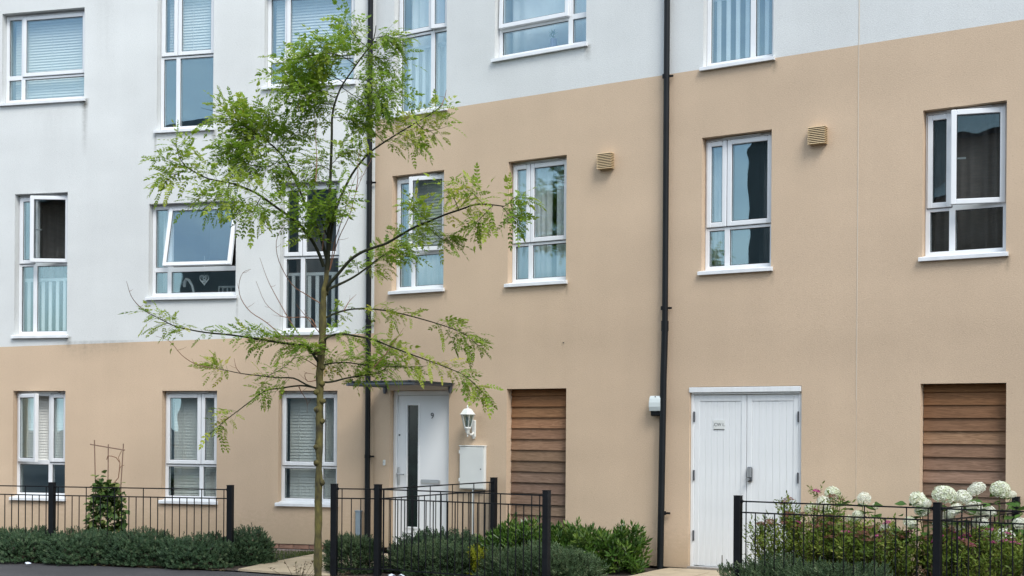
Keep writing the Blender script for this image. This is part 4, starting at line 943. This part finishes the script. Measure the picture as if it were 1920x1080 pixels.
for v in tk.data.vertices:
    nn = mnoise.noise_vector(v.co*Vector((14, 14, 7)))*.010 + mnoise.noise_vector(v.co*40)*.004; v.co += nn
# limbs: (pixel bearings, depth at tip, base radius, tip radius)
LIMBS = dict(
 L1=([(607,500),(596,471),(579,442),(556,416),(520,390),(480,362),(433,343),(390,335),(350,314),(325,304)], -.55, .020, .004),
 L1a=([(350,314),(338,298),(332,280),(330,262)], -.7, .005, .002), L1b=([(352,318),(325,330),(305,345)], -.65, .005, .002),
 L1c=([(430,342),(425,358),(410,372),(380,380)], -.6, .005, .002), L1d=([(490,368),(478,388),(460,400)], -.4, .005, .002),
 L2=([(612,485),(600,440),(585,405),(573,384),(560,353),(547,323),(530,293),(505,268),(478,248),(460,240)], .5, .018, .006),
 L2a=([(505,268),(470,245),(430,220),(402,209),(377,202)], .7, .006, .0015), L2b=([(460,240),(480,225),(505,215)], .5, .005, .002), L2c=([(530,293),(510,310),(480,312),(450,300)], .3, .006, .002),
 L2d=([(478,248),(450,262),(425,280)], .55, .006, .002), L2e=([(520,280),(545,255),(570,240)], .5, .006, .002),
 R0=([(617,470),(622,430),(632,387),(643,360),(660,327),(680,300),(697,283),(720,267),(747,250),(780,230),(813,210),(828,198)], .45, .017, .005),
 R0a=([(720,267),(700,245),(690,225)], .3, .005, .002), R0b=([(747,250),(770,262),(790,270)], .6, .005, .002), R0c=([(780,230),(800,245),(830,240)], .5, .005, .002),
 R1=([(612,545),(617,533),(637,510),(657,487),(680,472),(707,462),(727,455),(773,428),(800,417),(833,403),(863,393),(893,383),(923,384),(945,387)], -.5, .020, .006),
 R1a=([(945,387),(955,380),(965,370),(985,372)], -.6, .004, .002), R1b=([(940,386),(952,400),(962,415)], -.55, .004, .002), R1c=([(790,420),(782,398),(776,388)], -.5, .005, .002),
 R1d=([(798,420),(820,442),(840,455)], -.3, .005, .002), R1e=([(860,393),(850,370),(838,355)], -.6, .005, .002), R1f=([(925,384),(905,405),(890,420)], -.45, .004, .002), R1g=([(905,383),(890,365),(875,355)], -.55, .004, .002),
 R2=([(613,552),(617,542),(647,528),(673,513),(707,487),(733,470),(755,458)], .5, .018, .005), R2a=([(673,513),(670,500),(668,490)], .4, .004, .002),
 R3=([(608,597),(623,590),(647,582),(673,579),(713,581),(747,587),(790,598),(830,610),(857,620),(880,633),(896,648)], .4, .012, .003),
 R4=([(606,650),(613,633),(637,626),(667,630),(700,637),(733,650),(767,663),(800,675),(840,690),(872,705),(905,735)], -.45, .014, .003),
 R5=([(603,692),(607,685),(623,681),(653,680),(687,685),(730,687),(770,688),(800,686)], .45, .010, .003), R5a=([(690,685),(720,668),(735,660)], .5, .004, .002),
 R6=([(600,717),(622,716),(650,709),(680,704),(705,700),(725,690)], .3, .013, .004),
 L3=([(602,682),(593,673),(583,657),(570,648),(523,642),(480,635),(433,628),(383,623),(333,613),(310,603),(280,588)], -.4, .018, .004),
 L4=([(598,730),(590,727),(564,723),(525,728),(497,733),(469,753),(448,769),(423,788),(400,808),(381,827)], .4, .012, .002),
 L5=([(590,727),(574,721),(550,709),(520,708),(483,704),(451,700),(417,693),(395,690)], .5, .011, .003), L5a=([(500,706),(530,690),(555,668)], .5, .004, .002),
 T1=([(668,122),(640,105),(610,100),(585,105)], .0, .006, .002), T2=([(645,155),(610,135),(575,130),(548,128)], .5, .006, .002), T3=([(690,90),(668,70),(655,50),(650,42)], .45, .005, .002),
 T4=([(650,147),(685,150),(715,160),(738,172)], .0, .006, .002), T5=([(700,72),(722,68),(738,72)], .2, .004, .002), T6=([(632,185),(600,170),(570,165),(545,160)], .1, .006, .002),
 T7=([(681,103),(710,108),(738,115)], .5, .005, .002), T8=([(640,163),(668,182),(698,195),(722,198)], .5, .005, .002), T9=([(628,195),(600,195),(580,198)], .5, .005, .002), T10=([(623,220),(650,222),(680,232)], .1, .004, .002),
 T11=([(620,320),(600,310),(575,318)], .4, .004, .002), T12=([(620,310),(640,290),(655,285)], .1, .004, .002), M1=([(612,440),(600,400),(590,372)], -.3, .009, .003), M2=([(616,430),(628,395),(632,365)], -.25, .008, .003))
BARE = [([(603,570),(575,553),(547,533),(523,490),(518,453),(530,427),(545,415)], .2), ([(618,507),(627,457),(643,407),(655,365),(663,340),(672,320)], -.1), ([(619,505),(634,450),(655,405),(667,362),(680,330),(700,292)], -.15), ([(667,362),(671,335),(671,305),(675,280)], -.1),
 ([(593,613),(580,596),(537,595),(520,588),(497,567),(480,527)], .3), ([(557,623),(537,590),(513,547),(500,520),(487,483)], -.2), ([(540,640),(500,605),(470,585),(452,560),(448,535),(455,512),(470,505)], -.3), ([(600,625),(575,595),(555,570)], .1),
 ([(597,712),(577,715),(572,700),(590,702)], -.1), ([(560,724),(565,735),(575,752),(576,774)], .2), ([(451,700),(443,690),(439,672)], .5), ([(395,690),(365,682),(340,665),(318,640),(292,630)], .6), ([(280,588),(262,575),(246,555),(237,527)], -.5), ([(828,198),(834,182),(837,168)], .5), ([(592,340),(594,300),(592,260),(591,215)], .3), ([(645,582),(655,565),(668,552)], .2), ([(700,690),(730,655),(757,615)], .2), ([(598,690),(575,675),(560,672)], -.2), ([(604,470),(610,420),(617,395)], -.1)]
POLY = {}
for k, (pts, dt, r0, r1) in LIMBS.items():
    n = len(pts); par = {'L1a':-.5,'L1b':-.5,'L1c':-.4,'L1d':-.3,'L2a':.42,'L2b':.5,'L2c':.38,'L2d':.45,'L2e':.4,'R0a':.3,'R0b':.35,'R0c':.4,'R1a':-.5,'R1b':-.5,'R1c':-.35,'R1d':-.35,'R1e':-.42,'R1f':-.5,'R1g':-.46,'R2a':.3,'R5a':.3,'L5a':.35}.get(k, .22*max(0, (500-pts[0][1])/460))
    pp = smooth([tp(x, y, par + (dt-par)*(i/(n-1))) for i, (x, y) in enumerate(pts)], 3); POLY[k] = pp
    MB().tube(pp, list(np.linspace(r0, r1, len(pp))), 7).build('limb', M['twig'], T)
for pts, dt in BARE:
    bm_ = MB()
    n = len(pts); pp = smooth([tp(x, y, dt*(i/(n-1))) for i, (x, y) in enumerate(pts)], 3); bm_.tube(pp, list(np.linspace(.0062, .0018, len(pp))), 5, caps=False)
    for i in range(3, len(pp)-2, 4):
        e = Vector((g.normal(), g.normal()*.5, abs(g.normal())*.6)).normalized()*g.uniform(.04, .13); bm_.tube([pp[i], pp[i]+e*.6, pp[i]+e+Vector((0,0,.01))], [.0025,.002,.001], 4, caps=False)
    bm_.build('bare_twig', M['redtwig'], T)
# pinnate leaf templates: rachis along +X, length about 1
def pinnate(np_, ll, w_, curve, seed):
    q = np.random.default_rng(seed); V, F = [], []
    def pos(t): return Vector((t, .04*math.sin(3*t+seed), -curve*t*t))
    def lf(b, d, up, l):
        s = d.cross(up).normalized(); k = len(V); V.extend([b, b+d*l*.45+s*w_*.5+up*.02, b+d*l, b+d*l*.45-s*w_*.5+up*.02]); F.append((k,k+1,k+2,k+3))
    for i in range(np_):
        t = .2 + .72*i/(np_-1)
        for sd in (-1, 1):
            a = .95 + q.normal(0,.13) - .25*t; d = Vector((math.cos(a), sd*math.sin(a), -.22+q.normal(0,.12))).normalized(); lf(pos(t), d, Vector((q.normal(0,.2), q.normal(0,.2), 1)).normalized(), ll*(1-.25*abs(t-.45))*q.uniform(.85,1.1))
    lf(pos(1), Vector((1,0,-.35)).normalized(), Vector((0,0,1)), ll)
    k = len(V); w2 = .009
    for a, b in ((0,.5),(.5,1)): p0, p1 = pos(a), pos(b); k = len(V); V.extend([p0+Vector((0,w2,0)), p1+Vector((0,w2,0)), p1-Vector((0,w2,0)), p0-Vector((0,w2,0))]); F.append((k,k+1,k+2,k+3))
    return [tuple(v) for v in V], F
PT = [pinnate(5, .27, .145, .30, 1), pinnate(5, .26, .14, .42, 2), pinnate(6, .235, .125, .12, 3), pinnate(4, .31, .16, .3, 4), pinnate(6, .24, .13, .22, 5), pinnate(3, .36, .18, .2, 6)]
# foliage along limbs: limb -> (from, to, twigs, twig length m, leaf size, yellowness)
FOL = dict(L1=(.42,1,26,.17,.19,.55), L1a=(.1,1,9,.10,.19,.6), L1b=(.2,1,10,.11,.19,.6), L1c=(.2,1,14,.15,.19,.5), L1d=(.2,1,12,.16,.19,.45),
 L2=(.62,1,20,.22,.19,.5), L2a=(0,.62,20,.18,.19,.6), L2b=(.1,1,15,.15,.18,.6), L2c=(0,1,22,.18,.18,.45), L2d=(0,1,16,.2,.19,.5), L2e=(0,1,14,.15,.18,.5),
 R0=(.62,.97,22,.13,.17,.65), R0a=(.1,1,12,.14,.17,.65), R0b=(.2,1,8,.10,.17,.6), R0c=(.1,1,9,.10,.17,.65),
 R1=(.48,.62,13,.14,.18,.55), R1a=(.0,1,10,.09,.18,.5), R1b=(.1,1,13,.10,.18,.4), R1c=(.2,1,12,.11,.17,.55), R1d=(.5,1,11,.12,.18,.45), R1e=(.4,1,8,.09,.17,.75), R1f=(.0,1,12,.10,.19,.55), R1g=(0,1,12,.11,.18,.6),
 R2=(.55,1,24,.17,.18,.5), R2a=(0,1,5,.08,.17,.4), R3=(.66,1,20,.10,.18,.45), R4=(.84,1,15,.10,.18,.55), R5=(.35,.85,22,.14,.18,.5), R5a=(.2,1,12,.13,.17,.6), R6=(.4,1,14,.11,.17,.45),
 L3=(.74,.98,15,.11,.17,.6), L4=(.66,.86,8,.09,.17,.7), L5=(.80,1,12,.10,.17,.7), L5a=(.2,1,7,.10,.15,.55),
 T1=(.1,1,26,.17,.18,.5), T2=(.15,1,24,.18,.19,.5), T3=(.1,1,16,.12,.18,.5), T4=(.1,1,18,.16,.18,.4), T5=(.1,1,14,.13,.18,.5), T6=(.1,1,25,.18,.19,.45), T7=(.1,1,14,.14,.18,.4), T8=(.1,1,18,.16,.18,.4), T9=(.1,1,19,.15,.18,.4), T10=(.2,1,11,.13,.17,.45),
 T11=(.1,1,14,.12,.17,.5), T12=(.1,1,13,.11,.17,.5), M1=(.1,1,15,.17,.18,.35), M2=(.1,1,15,.16,.18,.4))
SPARSE = [('L3',.30,.55,24,.10,.16,.45),('L3',.10,.30,10,.12,.16,.4),('R3',.30,.56,10,.08,.15,.65),('R4',.10,.45,11,.10,.15,.5),('R4',.5,.82,10,.09,.15,.75),('L4',.3,.5,6,.08,.16,.55),('L5',.3,.55,6,.10,.14,.55),('R3',.05,.2,4,.1,.14,.5),('L3',.58,.72,3,.05,.15,.55),('R1',.68,.85,6,.08,.15,.8),('R5',.1,.35,7,.12,.14,.5),('L1',.15,.42,14,.15,.17,.4),('L2',.35,.62,10,.14,.17,.4)]
LP, LD, LS, LTN, tw = [], [], [], [], MB()
def foliate(pp, t0, t1, n, tl, size, yel):
    k = len(pp)-1; n = int(n*1.65); size *= .92
    for i in range(n):
        t = t0 + (t1-t0)*(i+g.random())/n; x = t*k; j = min(k-1, int(x)); b = pp[j].lerp(pp[j+1], x-j); tan = (pp[j+1]-pp[j]).normalized()
        rnd = Vector((g.normal(), g.normal(), g.normal())); rnd = (rnd - tan*rnd.dot(tan)).normalized()
        if t > .93 and i >= n-2: rnd *= .2
        d = (tan*.7 + rnd*.9 + Vector((0,0,.22))).normalized(); ln = tl*g.uniform(.45, 1.35); e1 = b + d*ln*.55; e2 = b + d*ln + Vector((0,0,-.18*ln))
        tw.tube([b, e1, e2], [.0024,.0018,.0011], 4, caps=False)
        m = max(2, int(ln/.042)); sd = 1
        tn = float(np.clip(g.normal(yel, .13), 0, .92)); 
        if g.random() < .005: tn = 1.0
        for q in range(m):
            u = (q+1)/m; p = b.lerp(e1, u/.55) if u < .55 else e1.lerp(e2, (u-.55)/.45); td = (e1-b if u < .55 else e2-e1).normalized(); sd = -sd
            side = td.cross(Vector((g.normal(0,.35), g.normal(0,.35), 1))).normalized()*sd
            dd = td*(.45 if q < m-1 else 1.2) + side*(.85 if q < m-1 else .2) + Vector((0,0,g.uniform(-.35,.38)))
            LP.append(p); LD.append(dd); LS.append(size*g.uniform(.6, 1.22)); LTN.append(float(np.clip(tn+g.normal(0,.08), 0, .9 if tn < 1 else 1)))
for k, a in FOL.items():
    a = list(a)
    if k[0] == 'T': a[2] = int(a[2]*1.0); a[3] *= 1.3
    if k[:2] == 'L2': a[2] = int(a[2]*.95); a[3] *= 1.3
    foliate(POLY[k], *a)
for k, *a in SPARSE:
    a[2] = int(a[2]*1.45); foliate(POLY[k], *a)
print('tree leaves', len(LP))
tag(scatter('crown', PT, LP, LD, LS, LTN, M['leaf'], T, RNG.normal(0, .45, len(LP))), kind='stuff'); tag(tw.build('fine_twigs', M['green_stem'], T), kind='stuff')

# weeds at the foot of the tree, litter
c = at(560, 1090, 15.0); E = empty('weed', (c.x, c.y, -.13), 0, 'straggly weed on the path left of the tree trunk', 'weed'); O = Vector(E.location); wm = MB(); P, D = [], []
for i in range(14):
    x, y = g.normal(0,.10), g.normal(0,.05); h = g.uniform(.10,.34); p = [Vector((0+x*.3,y*.3,0)), Vector((x,y,h*.5)), Vector((x*1.7,y*1.5,h))]; wm.tube(p, [.003,.0025,.0015], 4, caps=False)
    for k in range(7): t = g.random(); P.append(p[1].lerp(p[2], t)); D.append((g.normal(),g.normal(),.4))
wm.build('stem', M['stem'], E); tag(scatter('foliage', [([(0,0,0),(.5,.22,.03),(1,0,0),(.5,-.22,.03)], [(0,1,2,3)])], P, D, g.uniform(.02,.045,len(P)), g.random(len(P)), M['weed'], E), kind='stuff')
def litter(px, py, Y, s, label):
    p = at(px, py, Y); E = MB(); q = np.random.default_rng(px); V = [(s*math.cos(a)*q.uniform(.6,1.1), s*.7*math.sin(a)*q.uniform(.6,1.1), q.uniform(.0,.03)) for a in np.linspace(0, 6.28, 8)[:-1]] + [(0,0,.035)]
    E.add(V, [(i,(i+1)%7,7) for i in range(7)]); o = E.build('litter', M['litter'], None, (p.x, p.y, ground_z(p.x, p.y)+.012)); tag(o, label, 'litter')
litter(52, 1049, 16.35, .05, 'pale blue scrap of litter below the first railing post'); litter(734, 1076, 15.15, .05, 'white scrap of litter by the middle railing corner'); litter(752, 1077, 15.12, .045, 'bluish scrap of litter right of the white scrap')
# fallen leaves and crumbs along the bed edges
P = []
for i in range(260):
    t = g.random(); p = Vector((-6.5, 17.0)).lerp(Vector((-3.4, 15.98)), t) + Vector((0, g.normal(0, .06))); P.append((p.x, p.y-.04, ground_z(*p)+.004))
for i in range(160):
    t = g.random(); p = Vector((-2.1, 15.33)).lerp(Vector((.4, 13.95)), t) + Vector((0, g.normal(.05, .06))); P.append((p.x, p.y, ground_z(*p)+.01))
tag(scatter('leaf_litter', [([(0,0,0),(.5,.3,.1),(1,0,0),(.5,-.3,.1)], [(0,1,2,3)])], P, np.c_[g.normal(0,1,(len(P),2)), g.normal(0,.15,len(P))], g.uniform(.012,.035,len(P)), g.random(len(P)), M['weed']), 'brown crumbs of leaf litter along the bed edge', 'leaf litter', kind='stuff')

# repeats of one kind share a group
GROUPS = dict(terraced_building='terrace fronts of the crescent', downpipe='black downpipes on the fronts', railing='black garden railings', hedge='low hedges along the left railing', hebe_bush='low evergreen bushes', glossy_shrub='bright long-leaved shrubs', spirea='flat-headed flowering shrubs', hydrangea='white globe hydrangeas', curtain='curtains behind the windows', litter='scraps of litter by the railings')
for o in list(COL.objects):
    k = o.name.split('.')[0]
    if o.parent is None and k in GROUPS and 'label' in o and 'group' not in o: o['group'] = GROUPS[k]
